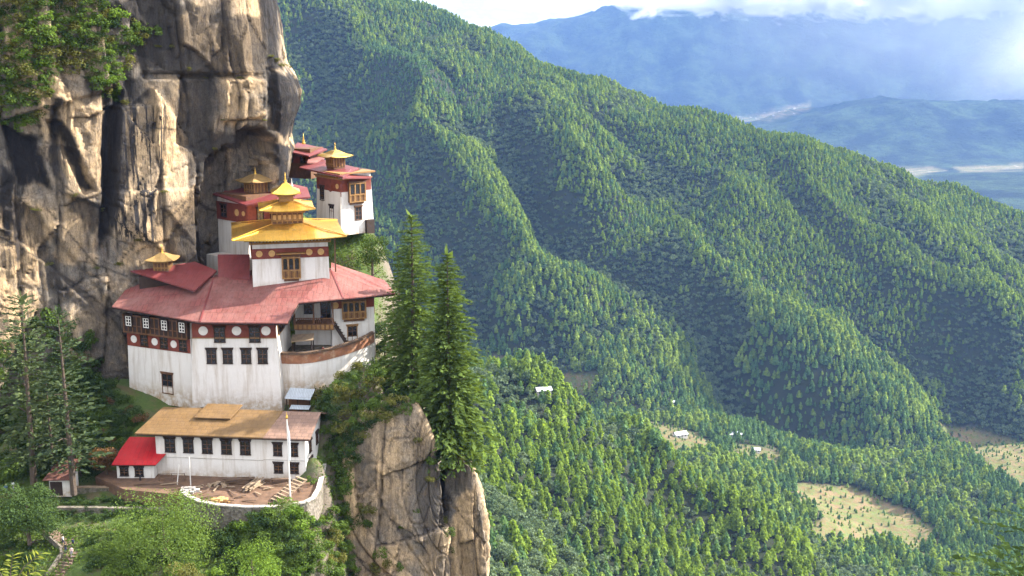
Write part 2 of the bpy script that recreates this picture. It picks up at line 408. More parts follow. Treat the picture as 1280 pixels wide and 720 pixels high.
def m_terrain():
    k = NT('forest_floor'); c = k.coord('Object')
    n1 = k.noise(c, 0.02, 8, 0.6); n2 = k.noise(c, 0.15, 6, 0.7)
    col = k.mix(n1, (0.010, 0.014, 0.009), (0.028, 0.030, 0.016))
    col = k.mix(k.ramp(n2, [(0.45, 0.0), (0.7, 0.7)]), col, (0.020, 0.032, 0.013))
    gr = k.mix(k.ramp(k.noise(c, 0.035, 7, 0.65), [(0.35, 0.0), (0.62, 1.0)]), (0.085, 0.074, 0.028), (0.150, 0.098, 0.055))
    gr = k.mix(k.ramp(k.noise(c, 0.11, 8, 0.75), [(0.44, 0.0), (0.60, 0.9)]), gr, (0.08, 0.11, 0.03))
    col = k.mix(k.attr('clearing'), col, gr)
    sc = k.ramp(k.noise(c, 0.012, 6, 0.7), [(0.66, 0.0), (0.74, 0.6)])
    col = k.mix(k.math('MULTIPLY', sc, k.attr('scree')), col, (0.10, 0.08, 0.06))
    return k.bsdf(col, 0.95, 0, n2, 0.6, 3.0, 0.1)
def m_far():
    k = NT('far_forest'); c = k.coord('Object')
    n1 = k.noise(c, 0.0035, 9, 0.68); n2 = k.noise(c, 0.02, 6, 0.75)
    col = k.mix(k.ramp(n1, [(0.42, 0.0), (0.58, 1.0)]), (0.005, 0.011, 0.010), (0.030, 0.050, 0.024))
    col = k.mix(k.ramp(n2, [(0.42, 0.0), (0.66, 0.85)]), col, (0.009, 0.016, 0.014))
    n3 = k.noise(k.coord('Object', (1, 2.5, 1)), 0.006, 7, 0.75)
    fld = k.mix(k.ramp(n3, [(0.40, 0.0), (0.60, 1.0)]), (0.26, 0.20, 0.11), (0.07, 0.095, 0.035))
    vor = k.n('TexVoronoi'); vor.inputs['Scale'].default_value = 0.012; k.l(k.coord('Object'), vor.inputs['Vector'])
    fld = k.mix(k.ramp(vor.outputs['Distance'], [(0.10, 1.0), (0.22, 0.0)]), fld, (0.38, 0.35, 0.33))
    col = k.mix(k.attr('clearing'), col, fld)
    return k.bsdf(col, 0.95, 0, n2, 1.0, 25.0, 0.05)
xx, yy, zz = terr(Ynear)
NEARG = (xx, yy, zz)
ppx, ppy = proj(xx, yy, zz)
cl = np.zeros(xx.shape)
wob = 15 * fbm(xx / 45, yy / 45, xx * 0, 5, 0.6, 31)
for pl, v in CLEAR:
    cl = np.maximum(cl, v * pmask(ppx + wob, ppy + wob * 0.5, pl, 4) * sstep(1300, 1380, yy))
me = mesh_np('terrain', np.stack([xx, yy, zz], -1).reshape(-1, 3), grid_faces(*xx.shape), True)
fattr(me, 'clearing', cl)
fattr(me, 'scree', sstep(1900, 2300, yy))
tag(link('terrain', me, m_terrain()), 'forested valley floor and mountainside ground', 'ground', kind='structure')
NEAR_CL = cl
xx, yy, zz = terr(Yfar)
ppx, ppy = proj(xx, yy, zz); cl = np.zeros(xx.shape)
wob = 6 * fbm(xx / 300, yy / 300, xx * 0, 4, 0.55, 33)
for pl, v in FIELDS: cl = np.maximum(cl, v * pmask(ppx + wob, ppy + wob * 0.3, pl, 3))
me = mesh_np('far_mountains', np.stack([xx, yy, zz], -1).reshape(-1, 3), grid_faces(*xx.shape), True)
fattr(me, 'clearing', cl)
tag(link('far_mountains', me, m_far()), 'blue distant mountain range across the broad valley', 'mountains', kind='structure')

# ------------------------------------------------------------------ foliage generators
def leaf_quads(C, N, size, rng, aspect=0.6, bias=0.6):
    """diamond leaves at points C facing roughly N"""
    n = len(C); R = rng.normal(size=(n, 3)); nn = N * bias + R * (1 - bias) * 0.8
    nn /= np.linalg.norm(nn, axis=1, keepdims=True) + 1e-9
    T = np.cross(nn, rng.normal(size=(n, 3))); T /= np.linalg.norm(T, axis=1, keepdims=True) + 1e-9
    B = np.cross(nn, T); s = (np.asarray(size) * rng.uniform(0.6, 1.3, n))[:, None]
    V = np.stack([C - T * s, C - B * s * aspect, C + T * s, C + B * s * aspect], 1).reshape(-1, 3)
    return V, np.arange(4 * n).reshape(n, 4)
def needle_quads(P, D, ln, wd, rng, droop=0.0, roll=0.45):
    """flat sprays starting at P along D"""
    n = len(P); D = D / (np.linalg.norm(D, axis=1, keepdims=True) + 1e-9)
    Zs = np.tile([0, 0, 1.0], (n, 1)) + rng.normal(size=(n, 3)) * roll
    T = np.cross(D, Zs); T /= np.linalg.norm(T, axis=1, keepdims=True) + 1e-9
    l = (np.asarray(ln) * rng.uniform(0.7, 1.3, n))[:, None]; w = (np.asarray(wd) * rng.uniform(0.7, 1.3, n))[:, None]
    e = P + D * l - np.array([0, 0, 1.0]) * droop * l
    m = P + D * l * 0.45
    V = np.stack([P, m - T * w, e, m + T * w], 1).reshape(-1, 3)
    return V, np.arange(4 * n).reshape(n, 4)
def conifer_crown(h, r, whorls, per, tufts, rng, base=0.12, droop=0.35, up=0.25, size=1.0, shape=1.0, gap=0.15, roll=0.45, wide=0.55, puff=False, rag=(.65, 1.2)):
    P = []; D = []; S = []
    for i in range(whorls):
        t = (i + rng.uniform(-.3, .3)) / whorls; t = min(max(t, 0), 0.995)
        z = h * (base + (1 - base) * t); L0 = r * ((1 - t) ** shape) * (0.55 + 0.45 * min(1, t * 5 + 0.3)) + 0.03 * r
        for j in range(per):
            if rng.random() < gap: continue
            a = 2 * math.pi * (j + rng.uniform(-.45, .45)) / per + i * 2.4; ln = L0 * rng.uniform(*rag)
            dx, dy = math.cos(a), math.sin(a); elev = up * (0.5 + t) - droop * (1 - t)
            for k in range(tufts):
                f = (k + rng.uniform(0.3, 1.0)) / tufts; f = f ** 0.8
                P.append((dx * ln * f, dy * ln * f, z + ln * (elev * f - droop * 0.5 * f * f)))
                b = rng.uniform(-0.9, 0.9)
                D.append((dx * math.cos(b) - dy * math.sin(b), dx * math.sin(b) + dy * math.cos(b), elev + rng.uniform(-.15, .35)))
                S.append(0.5 * r / max(3, tufts) * size * (1.25 - 0.5 * t) + 0.12 * ln * size)
    P = np.array(P); D = np.array(D); S = np.array(S)
    if puff:
        N = P * [1, 1, 0]; N /= np.linalg.norm(N, axis=1, keepdims=True) + 1e-6; N = N * .85 + np.array([0, 0, .55])
        V1, F1 = leaf_quads(P, N, S * 1.0, rng, 0.68, 0.62)
    else: V1, F1 = needle_quads(P, D, S * 1.6, S * wide, rng, 0.12, roll)
    P2 = np.array([[0, 0, h * 0.985]] * 5) - np.array([0, 0, 1]) * rng.uniform(0, h * .05, 5)[:, None]
    V2, F2 = needle_quads(P2, rng.normal(size=(5, 3)) * [.35, .35, .1] + [0, 0, 1], h * 0.05, h * 0.012, rng)
    return np.concatenate([V1, V2]), np.concatenate([F1, F2 + len(V1)])
def lump_crown(h, r, lumps, leaves, rng, size, base=0.3, flat=0.8, spread=0.75, low=False):
    """a broadleaf crown: leaves on the outsides of several uneven lumps, with gaps between"""
    Vs = []; Fs = []; n0 = 0; zc = h * (base + 1) / 2; hz = h * (1 - base) / 2
    for i in range(lumps):
        d = rng.normal(size=3); d /= np.linalg.norm(d); d[2] = abs(d[2]) * 0.9 - 0.25 if i % 3 else d[2]
        if low: d[2] = rng.uniform(-1.0, .9); d[:2] *= 1 / (np.hypot(d[0], d[1]) + 1e-6) * math.sqrt(max(.1, 1 - .6 * max(0, d[2]) ** 2))
        q = rng.uniform(0.35, 1.0) * spread; c = np.array([d[0] * r * q, d[1] * r * q, zc + d[2] * hz * q])
        lr = r * rng.uniform(0.28, 0.5)
        m = int(leaves / lumps * rng.uniform(0.7, 1.3)); N = rng.normal(size=(m, 3)); N /= np.linalg.norm(N, axis=1, keepdims=True)
        keep = N[:, 2] > -0.75; N = N[keep]
        C = c + N * (lr * rng.uniform(0.6, 1.08, len(N)) ** 0.7)[:, None] * [1, 1, flat]
        V, F = leaf_quads(C, N + [0, 0, .4], np.full(len(C), size), rng, 0.62, 0.55)
        Vs.append(V); Fs.append(F + n0); n0 += len(V)
    return np.concatenate(Vs), np.concatenate(Fs)
def trunk_mesh(name, h, r, limbs=0, rng=None, lean=0.0, spread=2.0, l0=0.35):
    b = MB(); b.tube([(0, 0, -r * 2), (lean * .3, 0, h * .3), (lean * .6, 0, h * .65), (lean, 0, h)], [r * 1.25, r * .9, r * .55, r * .12], 7)
    for i in range(limbs):
        t = l0 + (0.9 - l0) * i / max(1, limbs); a = i * 2.4 + rng.uniform(-.4, .4); s = spread * (1.1 - t) * rng.uniform(.6, 1.1)
        p = Vector((lean * t, 0, h * t)); q = p + Vector((math.cos(a) * s, math.sin(a) * s, s * rng.uniform(.2, .6)))
        b.tube([p, p.lerp(q, .5) + Vector((0, 0, .12 * s)), q], [r * .4 * (1.1 - t), r * .25 * (1.1 - t), r * .06], 5)
    me = bpy.data.meshes.new(name); me.from_pydata(b.v, [], b.f); me.update(); return me

# ------------------------------------------------------------------ the forest
def cat_mesh(name, V, F, trunk, mats):
    """one tree as one mesh: crown quads, then its trunk"""
    tv = np.array([v.co[:] for v in trunk.vertices]); tf = [tuple(p.vertices) for p in trunk.polygons if len(p.vertices) == 4]
    me = mesh_np(name, np.concatenate([V, tv]), np.concatenate([F, np.array(tf) + len(V)]))
    for m in mats: me.materials.append(m)
    mi = np.zeros(len(me.polygons), np.int32); mi[len(F):] = 1; me.polygons.foreach_set('material_index', mi)
    return me
rg = np.random.default_rng(5)
PROTO = []   # (species mesh) instanced by the far forest
for i, (mt, hh, rr, sh) in enumerate([('pine_pale', 18, 4.9, 0.75), ('pine_pale', 16, 5.2, 0.6), ('pine_deep', 19, 4.8, 0.8), ('pine_deep', 16, 5.0, 0.65),
                                      ('pine_yellow', 17, 4.9, 0.7), ('pine_yellow', 15, 5.0, 0.6)]):
    V, F = conifer_crown(hh, rr, 13, 7, 3, rg, 0.14, 0.2, 0.40, 1.5, sh, 0.08, puff=True)
    PROTO.append(cat_mesh('forest_pine', V, F, trunk_mesh('t', hh * .9, .3), [M[mt], M['bark']]))
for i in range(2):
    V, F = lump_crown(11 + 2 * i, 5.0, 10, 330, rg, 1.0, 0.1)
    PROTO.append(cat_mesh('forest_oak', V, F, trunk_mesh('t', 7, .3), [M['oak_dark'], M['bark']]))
def tree_points():
    rng = np.random.default_rng(23); out = []
    for y0, y1, sp in ((620, 1250, 7.0), (1250, 2000, 7.4), (2000, 3400, 6.0)):
        ys = np.arange(y0, y1, sp); xs = np.arange(-0.47 * y1, 0.50 * y1, sp)
        gx, gy = np.meshgrid(xs, ys); gx = gx + rng.uniform(-.48, .48, gx.shape) * sp; gy = gy + rng.uniform(-.48, .48, gy.shape) * sp
        gx = gx.ravel(); gy = gy.ravel(); k = (gx / gy > -0.44) & (gx / gy < 0.47); out.append(np.stack([gx[k], gy[k]], 1))
    P = np.concatenate(out); x, y = P[:, 0], P[:, 1]; z = height(x, y)
    # what stands far below the sight line over the ground in front of it is left out
    G = NEARG[2] / NEARG[1]; hor = np.maximum.accumulate(G, 0)
    iu = np.clip(((x / y - U[0]) / (U[1] - U[0])).round().astype(int), 0, NC - 1)
    iy = np.clip(np.searchsorted(Ynear, y) - 2, 0, len(Ynear) - 1)
    vis = (z + 34) / y > hor[iy, iu]
    px, py = proj(x, y, z + 8)
    vis &= (px > -40) & (px < 1330) & (py > -30) & (py < 775)
    vis &= px > 120
    vis &= ~((px < 430) & (py > 480))
    x, y, z = x[vis], y[vis], z[vis]
    px, py = proj(x, y, z)
    # clearings
    c = np.zeros(len(x)); wob = 15 * fbm(x / 45, y / 45, x * 0, 5, 0.6, 31)
    for pl, v in CLEAR: c = np.maximum(c, v * pmask(px + wob, py + wob * .5, pl, 4) * sstep(1300, 1380, y))
    keep = rng.random(len(x)) > c * 0.66; small_ = c > .25
    bald = sstep(0.35, 0.6, fbm(x / 90, y / 90, x * 0, 4, .55, 77)) * sstep(2300, 2500, y) * 0.3
    keep &= rng.random(len(x)) > bald
    x, y, z, small_ = x[keep], y[keep], z[keep], small_[keep]
    # curvature: gullies hold dark broadleaf trees, ribs hold pines
    e = 45.0; cv = (height(x + e, y) + height(x - e, y) + height(x, y + e) + height(x, y - e) - 4 * z) / e
    nz = fbm(x / 130, y / 130, x * 0, 4, .55, 41); n2 = fbm(x / 320, y / 320, x * 0, 3, .5, 43)
    asp = (height(x + 30, y) - height(x - 30, y)) / 60  # slopes turned from the sun also get dark trees, deepening their shade by colour
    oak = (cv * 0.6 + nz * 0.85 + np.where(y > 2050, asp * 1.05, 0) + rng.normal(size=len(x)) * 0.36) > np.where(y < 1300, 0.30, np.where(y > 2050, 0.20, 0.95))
    r = rng.random(len(x)); yel = sstep(1400, 850, y) * 0.62 + sstep(2100, 2300, y) * sstep(-200, 300, x) * 0.58
    yel = yel + 0.35 * n2
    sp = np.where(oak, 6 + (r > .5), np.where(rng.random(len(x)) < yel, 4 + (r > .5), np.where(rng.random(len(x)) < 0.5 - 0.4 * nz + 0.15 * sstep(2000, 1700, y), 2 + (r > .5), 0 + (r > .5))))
    s = np.where(small_, .36, 1.0) * (0.40 + 0.85 * rng.random(len(x)) ** 1.1) * (1 + .22 * nz) * np.where(sp >= 6, 1.25, 1) * np.where(y > 2100, 0.76, .95) * np.where(y < 1250, 0.86, 1)
    return x, y, z, sp, s, rng.uniform(0, 6.28, len(x))
TX, TY, TZ, TS, TSC, TR = tree_points()
order = np.argsort(TY * (1 + 0.0 * TX))
tpx, tpy = proj(TX, TY, TZ + 14)
inview = (tpx > 0) & (tpx < 1280) & (tpy < 715) & ~((tpx < 612) & (tpy > 440))
lone_p = [i for i in order if inview[i] and TS[i] < 6][:290]
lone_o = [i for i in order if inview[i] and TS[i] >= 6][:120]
print('forest trees', len(TX), 'last lone pine at', TY[lone_p[-1]], 'oak', TY[lone_o[-1]])
rest = np.ones(len(TX), bool); rest[lone_p] = False; rest[lone_o] = False
# the nearest trees, each an object
def make_tree(name, label, cat, group, V, F, mat, trunk):
    t = thing(name, label, cat, group=group)
    link('crown', mesh_np('crown', V, F), mat, t); link('trunk', trunk, M['bark'], t); return t
kinds = {}
for key, mt, sh in ((0, 'pine_pale', .7), (2, 'pine_deep', .8), (4, 'pine_yellow', .65)):
    for v in (0, 1):
        V, F = conifer_crown(17.5 - 2 * v, 4.7 + .4 * v, 19, 7, 4, rg, 0.14, 0.22, 0.40, 1.35, sh, 0.12, puff=True)
        kinds[key + v] = make_tree('pine_tree', {0: 'green pine with a pointed crown in the forest below the crag', 2: 'deep green pine with a pointed crown in the forest below the crag',
                                                 4: 'yellow green pine with a pointed crown in the forest below the crag'}[key], 'pine tree', 'pines on the spur below the crag', V, F, M[mt], trunk_mesh('trunk', 17, .3, 6, rg))
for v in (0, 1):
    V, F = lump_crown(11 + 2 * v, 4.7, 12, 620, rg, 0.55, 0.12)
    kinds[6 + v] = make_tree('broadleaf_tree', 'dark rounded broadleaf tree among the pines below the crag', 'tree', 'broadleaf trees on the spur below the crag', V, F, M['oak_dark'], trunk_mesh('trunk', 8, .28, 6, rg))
used = set()
for i in list(lone_p) + list(lone_o):
    k = int(TS[i]); o = kinds[k] if k not in used else copy_tree(kinds[k]); used.add(k)
    o.location = (TX[i], TY[i], TZ[i] - .3); o.rotation_euler = (0, 0, TR[i]); s = float(TSC[i]) * 1.08; o.scale = (s, s, s * random.uniform(.9, 1.12))
# all the rest is one mass of forest
fm = bpy.data.meshes.new('forest'); n = int(rest.sum()); fm.vertices.add(n)
fm.vertices.foreach_set('co', np.stack([TX[rest], TY[rest], TZ[rest] - .3], 1).astype(np.float32).ravel())
fattr(fm, 'scl', TSC[rest]); fattr(fm, 'rot', TR[rest])
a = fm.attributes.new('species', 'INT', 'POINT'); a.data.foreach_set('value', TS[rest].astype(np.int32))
forest = link('forest', fm); tag(forest, 'dense pine and broadleaf forest covering the mountainside and valley', 'forest', kind='stuff')
g = bpy.data.node_groups.new('forest_scatter', 'GeometryNodeTree')
g.interface.new_socket('Geometry', in_out='INPUT', socket_type='NodeSocketGeometry'); g.interface.new_socket('Geometry', in_out='OUTPUT', socket_type='NodeSocketGeometry')
gi = g.nodes.new('NodeGroupInput'); go = g.nodes.new('NodeGroupOutput'); jn = g.nodes.new('GeometryNodeJoinGeometry')
def named(nm, ty):
    k = g.nodes.new('GeometryNodeInputNamedAttribute'); k.data_type = ty; k.inputs[0].default_value = nm; return k.outputs[0]
cx = g.nodes.new('ShaderNodeCombineXYZ'); g.links.new(named('rot', 'FLOAT'), cx.inputs[2]); scl = named('scl', 'FLOAT'); spn = named('species', 'INT')
for i, me in enumerate(PROTO):
    po = bpy.data.objects.new(me.name, me)
    cmpn = g.nodes.new('FunctionNodeCompare'); cmpn.data_type = 'INT'; cmpn.operation = 'EQUAL'
    g.links.new(spn, cmpn.inputs[2]); cmpn.inputs[3].default_value = i
    oi = g.nodes.new('GeometryNodeObjectInfo'); oi.inputs['Object'].default_value = po; oi.inputs['As Instance'].default_value = True
    ip = g.nodes.new('GeometryNodeInstanceOnPoints')
    g.links.new(gi.outputs[0], ip.inputs['Points']); g.links.new(cmpn.outputs[0], ip.inputs['Selection']); g.links.new(oi.outputs['Geometry'], ip.inputs['Instance'])
    g.links.new(cx.outputs[0], ip.inputs['Rotation']); g.links.new(scl, ip.inputs['Scale']); g.links.new(ip.outputs[0], jn.inputs[0])
g.links.new(jn.outputs[0], go.inputs[0])
md = forest.modifiers.new('scatter', 'NODES'); md.node_group = g

# ------------------------------------------------------------------ haze and clouds
k = NT('haze_air'); pv = k.n('VolumePrincipled'); pv.inputs['Color'].default_value = (0.22, 0.40, 0.84, 1); pv.inputs['Density'].default_value = 2.5e-5; pv.inputs['Anisotropy'].default_value = 0.1
k.l(pv.outputs[0], k.out.inputs['Volume'])
b = MB(); b.box(-9500, 11000, -60, 17100, -1400, 900); hz = b.build('haze', k.m); tag(hz, 'pale blue haze filling the valley air', 'haze', kind='stuff')

k = NT('cloud_vapour'); g = k.coord('Generated'); sp_ = k.n('SeparateXYZ'); k.l(g, sp_.inputs[0]); ob = k.coord('Object')
n1 = k.noise(k.coord('Object', (1, 1, 1.5)), 0.0022, 9, 0.60, 0.5)
lift = k.ramp(sp_.outputs[2], [(0.58, 0.0), (0.78, 0.74), (1.0, 1.0)])
side = k.ramp(sp_.outputs[0], [(0.0, 0.0), (0.10, 0.16), (0.5, 0.22), (1.0, 0.26)])
den = k.math('SUBTRACT', k.math('ADD', k.math('ADD', k.math('MULTIPLY', k.math('SUBTRACT', n1, 0.5), 2.7), lift), side), 0.86)
den = k.math('MULTIPLY', k.math('MAXIMUM', den, 0.0), 0.07)
mist = k.math('MULTIPLY', k.math('MULTIPLY', k.ramp(sp_.outputs[0], [(0.15, 0.0), (0.6, 0.5), (0.95, 1.0)]), k.ramp(sp_.outputs[2], [(0.02, 0.0), (0.30, 0.25), (0.75, 1.0)])), 5.0e-4)  # mist shaped to stand in for the glow of sun shafts
pv = k.n('VolumePrincipled'); pv.inputs['Color'].default_value = (1.0, 1.0, 1.0, 1); pv.inputs['Anisotropy'].default_value = 0.35
k.l(k.math('ADD', den, mist), pv.inputs['Density']); k.l(pv.outputs[0], k.out.inputs['Volume'])
b = MB(); a_ = at(770, 100, 11300); c_ = at(1340, 100, 11300); b.box(a_.x, c_.x, 10600, 12400, -780, 620)
tag(b.build('clouds', k.m), 'white broken clouds and a mist veil for the pale sun glow before the distant range', 'clouds', kind='stuff')
# ================================================================== the crag
def chaikin(P, n=2):
    P = [np.array(p, float) for p in P]
    for _ in range(n):
        Q = [P[0]]
        for a, b in zip(P[:-1], P[1:]): Q += [a * .75 + b * .25, a * .25 + b * .75]
        P = Q + [P[-1]]
    return np.array(P)
def resample(P, n):
    d = np.concatenate([[0], np.cumsum(np.hypot(*np.diff(P, axis=0).T))]); t = np.linspace(0, d[-1], n)
    return np.stack([np.interp(t, d, P[:, 0]), np.interp(t, d, P[:, 1])], 1), t
def grid_normals(V):
    du = np.gradient(V, axis=1); dv = np.gradient(V, axis=0); N = np.cross(du, dv); N /= np.linalg.norm(N, axis=2, keepdims=True) + 1e-9
    return N
def joints(s, z, w, h, seed, wob):
    """near-vertical joints split the face into columns, slanting joints split the columns into blocks"""
    a = s / w + wob * fbm(s / (w * 4), z / (w * 9), s * 0 + seed, 3, .5, seed) + z / h * .5 * fbm(s / (w * 6), z / (h * 4), s * 0 + 2, 2, .5, seed + 6)
    j0 = np.floor(a); fa = a - j0; jit = lambda i: .42 * (hsh(i, i * 0, i * 0, seed) - .5)
    lo = j0 + jit(j0); hi = j0 + 1 + jit(j0 + 1)
    ci = np.where(a < lo, j0 - 1, np.where(a > hi, j0 + 1, j0)); l = ci + jit(ci); r = ci + 1 + jit(ci + 1); u = (a - l) / (r - l)
    hc = h * (.5 + 1.1 * hsh(ci, ci * 0, ci * 0, seed + 1)); b = z / hc + hsh(ci, ci * 0, ci * 0, seed + 2) * 9 + (hsh(ci, ci * 0, ci * 0, seed + 3) - .5) * 1.6 * u + .03 * fbm(s / w * 2, z / h * 2, s * 0, 3, .5, seed + 8)
    bi = np.floor(b); v = b - bi; q = [hsh(ci, bi, ci * 0, seed + 10 + n) - .5 for n in range(3)]
    ed = np.minimum(np.minimum(u, 1 - u) * (r - l) * w, np.minimum(v, 1 - v) * hc * 1.4)
    global TONE
    TONE = q[0]
    return q[0], q[1] * (u - .5) * w, q[2] * (v - .5) * hc, ed
def rock_relief(s, z, seed=0, k=1.0):
    global BLOCK_TONE
    d = .8 * fbm(s / 20, z / 38, s * 0 + seed, 3, .5, seed)
    o, tx, tz, e1 = joints(s, z, 8.5, 24, seed + 11, .22); t1 = o; d = d + 2.0 * o + .26 * tx + .07 * tz - .6 * np.exp(-(e1 / .2) ** 2)
    o, tx, tz, e2 = joints(s, z, 3.3, 9.5, seed + 41, .20); t2 = o; m = sstep(-.45, .2, fbm(s / 11, z / 16, s * 0 + 4, 2, .5, seed + 9)); d = d + m * (.8 * o + .30 * tx + .10 * tz - .35 * np.exp(-(e2 / .17) ** 2))
    o, tx, tz, e3 = joints(s, z, 1.15, 2.8, seed + 71, .2); m3 = sstep(-.3, .3, fbm(s / 7, z / 9, s * 0 + 14, 2, .5, seed + 19)); d = d + m3 * (.42 * o + .45 * tx + .20 * tz)
    d = d + .14 * fbm(s / 1.6, z / 3, s * 0, 5, .62, seed + 3)
    BLOCK_TONE = t1 * .9 + t2 * m * .7 + o * m3 * .35
    return d * k, np.maximum(np.exp(-(e1 / .2) ** 2), .75 * m * np.exp(-(e2 / .15) ** 2))
EDGE = [(-260, 300), (-60, 338), (0, 345), (40, 350), (80, 356), (100, 370), (120, 377), (140, 374), (160, 366), (180, 362), (200, 366), (230, 362), (300, 360), (700, 360)]
zs = np.linspace(34, -84, 372); NS = 430
rows = []; ss = None
for z in zs:
    py = 360 - 0  # find the row's picture height at the edge, 245 m away
    v = (z / 245 * CP + SP) / (CP - z / 245 * SP); py = 360 - v * FPX
    ex = at(np.interp(py, [e[0] for e in EDGE], [e[1] for e in EDGE]), py, 245).x
    top = max(0.0, z - 12) * 0.9
    P = [(-142, 186 + top), (-93, 214 + top), (-62, 233 + top), (ex - 4, 241.5 + top), (ex, 245 + top), (ex - .5, 252 + top), (ex - 7, 282 + top), (ex - 22, 320)]
    R, t = resample(chaikin(P, 2), NS); rows.append(np.concatenate([R, np.full((NS, 1), z)], 1)); ss = t
V0 = np.array(rows); N0 = grid_normals(V0); N0[..., 2] *= .2
if N0[100, 150, 1] > 0: N0 = -N0
S = np.tile(ss, (len(zs), 1)); Z = np.tile(zs[:, None], (1, NS))
rel, crack = rock_relief(S, Z, 3)
qx, qy = proj(V0[..., 0], V0[..., 1], V0[..., 2])
wb = 9 * fbm(S / 4, Z / 7, S * 0, 5, .6, 71); wb2 = 10 * fbm(S / 4 + 9, Z / 6, S * 0, 5, .6, 72)
qx0, qy0 = qx, qy
wb = .45 * wb; wb2 = .7 * wb2; qx = qx + wb; qy = qy + wb2
FEAT = [([(70, 118), (134, 138), (130, 262), (76, 240)], 2.0, 5), ([(128, 108), (152, 112), (142, 300), (126, 300)], -2.6, 4),
        ([(226, 96), (268, 96), (262, 195), (222, 180)], -2.6, 6), ([(180, 90), (330, 92), (330, 99), (180, 99)], -1.6, 3),
        ([(280, -40), (338, -40), (332, 145), (280, 152)], 2.2, 5), ([(332, 84), (346, 84), (352, 165), (336, 165)], -2.5, 4),
        ([(0, 150), (42, 176), (66, 240), (30, 250)], -3.0, 5), ([(58, 150), (74, 150), (118, 238), (104, 244)], -2.6, 4), ([(30, 250), (150, 390), (135, 400), (25, 300)], -1.5, 6),
        ([(150, 132), (205, 130), (190, 310), (140, 270)], 1.2, 6), ([(140, 240), (250, 235), (250, 330), (165, 345)], 1.0, 12),
        ([(0, -60), (165, -60), (160, 60), (140, 110), (0, 150)], 2.5, 20)]
for pl, v, f in FEAT: rel = rel + .7 * v * pmask(qx0 + 1.5 * BLOCK_TONE * 3, qy0, pl, 1.6)
rel = rel - 8.5 * pmask(qx0 + 14 * BLOCK_TONE, qy0 + 22 * BLOCK_TONE, [(258, 196), (278, 178), (300, 170), (312, 160), (332, 164), (346, 178), (350, 240), (352, 420), (258, 420), (250, 250)], 4)
eg = np.abs(V0[..., 0] - V0[:, :, 0].max(1, keepdims=True)); rel = np.where(rel > -8, rel * (.35 + .65 * sstep(1.5, 9, eg)), rel) - 1.2 * (1 - sstep(0, 8, eg))
V = V0 + N0 * rel[..., None]
me = mesh_np('cliff', V.reshape(-1, 3), grid_faces(*S.shape))
DARK = [([(62, 118), (74, 118), (72, 235), (58, 200)], .8), ([(100, 95), (190, 90), (185, 118), (110, 122)], .65), ([(200, 300), (255, 260), (258, 335), (215, 335)], .75), ([(345, 180), (368, 180), (372, 235), (350, 235)], .9), ([(236, 150), (262, 150), (258, 220), (240, 220)], .5), ([(30, 255), (48, 262), (60, 330), (44, 330)], .6), ([(90, 235), (130, 270), (120, 290), (85, 260)], .6), ([(120, 0), (178, 0), (180, 30), (130, 40)], .8), ([(205, 26), (335, 20), (332, 92), (180, 92), (165, 50)], .66), ([(128, 110), (156, 108), (146, 300), (126, 310)], .95), ([(228, 96), (272, 96), (264, 195), (220, 185)], .62),  # dark stains; shade under the overhang is put into this colour too
        ([(335, 84), (380, 96), (380, 150), (362, 172), (345, 165)], .9), ([(328, -20), (352, -20), (358, 86), (336, 84)], .95), ([(255, 168), (348, 150), (352, 178), (300, 190), (262, 236), (238, 205)], .7),
        ([(0, 150), (45, 178), (64, 236), (28, 235), (10, 200)], .95), ([(58, 150), (76, 150), (120, 238), (106, 244)], .85), ([(170, 0), (280, 0), (282, 60), (180, 60)], .6),
        ([(100, 395), (165, 385), (165, 505), (100, 505)], .45), ([(196, 262), (250, 240), (255, 330), (205, 330)], .5), ([(0, 205), (22, 225), (16, 300), (4, 300)], .85), ([(16, 255), (32, 255), (30, 330), (20, 330)], .8),
        ([(255, 190), (340, 180), (345, 240), (260, 260)], .22), ([(150, 90), (180, 95), (178, 130), (150, 128)], .8), ([(140, 125), (165, 130), (160, 240), (140, 250)], .7), ([(70, 330), (150, 400), (140, 410), (60, 360)], .6)]
TAN = [([(80, 250), (130, 262), (120, 330), (70, 330)], .8), ([(178, 100), (226, 104), (222, 200), (200, 230)], .9), ([(284, 90), (326, 88), (328, 150), (286, 152)], 1.), ([(72, 118), (134, 140), (130, 262), (78, 242)], 1.), ([(180, 97), (240, 100), (236, 190), (190, 160)], .7), ([(280, -40), (332, -40), (330, 150), (280, 150)], 1.), ([(160, 130), (206, 132), (190, 310), (146, 290)], .55),
       ([(150, 330), (175, 290), (250, 235), (258, 260), (190, 340)], 1.), ([(0, 240), (70, 262), (62, 400), (0, 400)], .75), ([(345, 120), (372, 160), (362, 215), (345, 210)], .6), ([(270, 200), (284, 200), (284, 218), (270, 218)], .9)]
dk = np.zeros(S.shape); tn = np.zeros(S.shape)
for pl, v in DARK: dk = np.maximum(dk, min(1, v * 1.15) * pmask(qx, qy, pl, 3))
for pl, v in TAN: tn = np.maximum(tn, v * pmask(qx, qy, pl, 4))
fattr(me, 'dark', dk); fattr(me, 'tan', tn); fattr(me, 'tone', BLOCK_TONE)
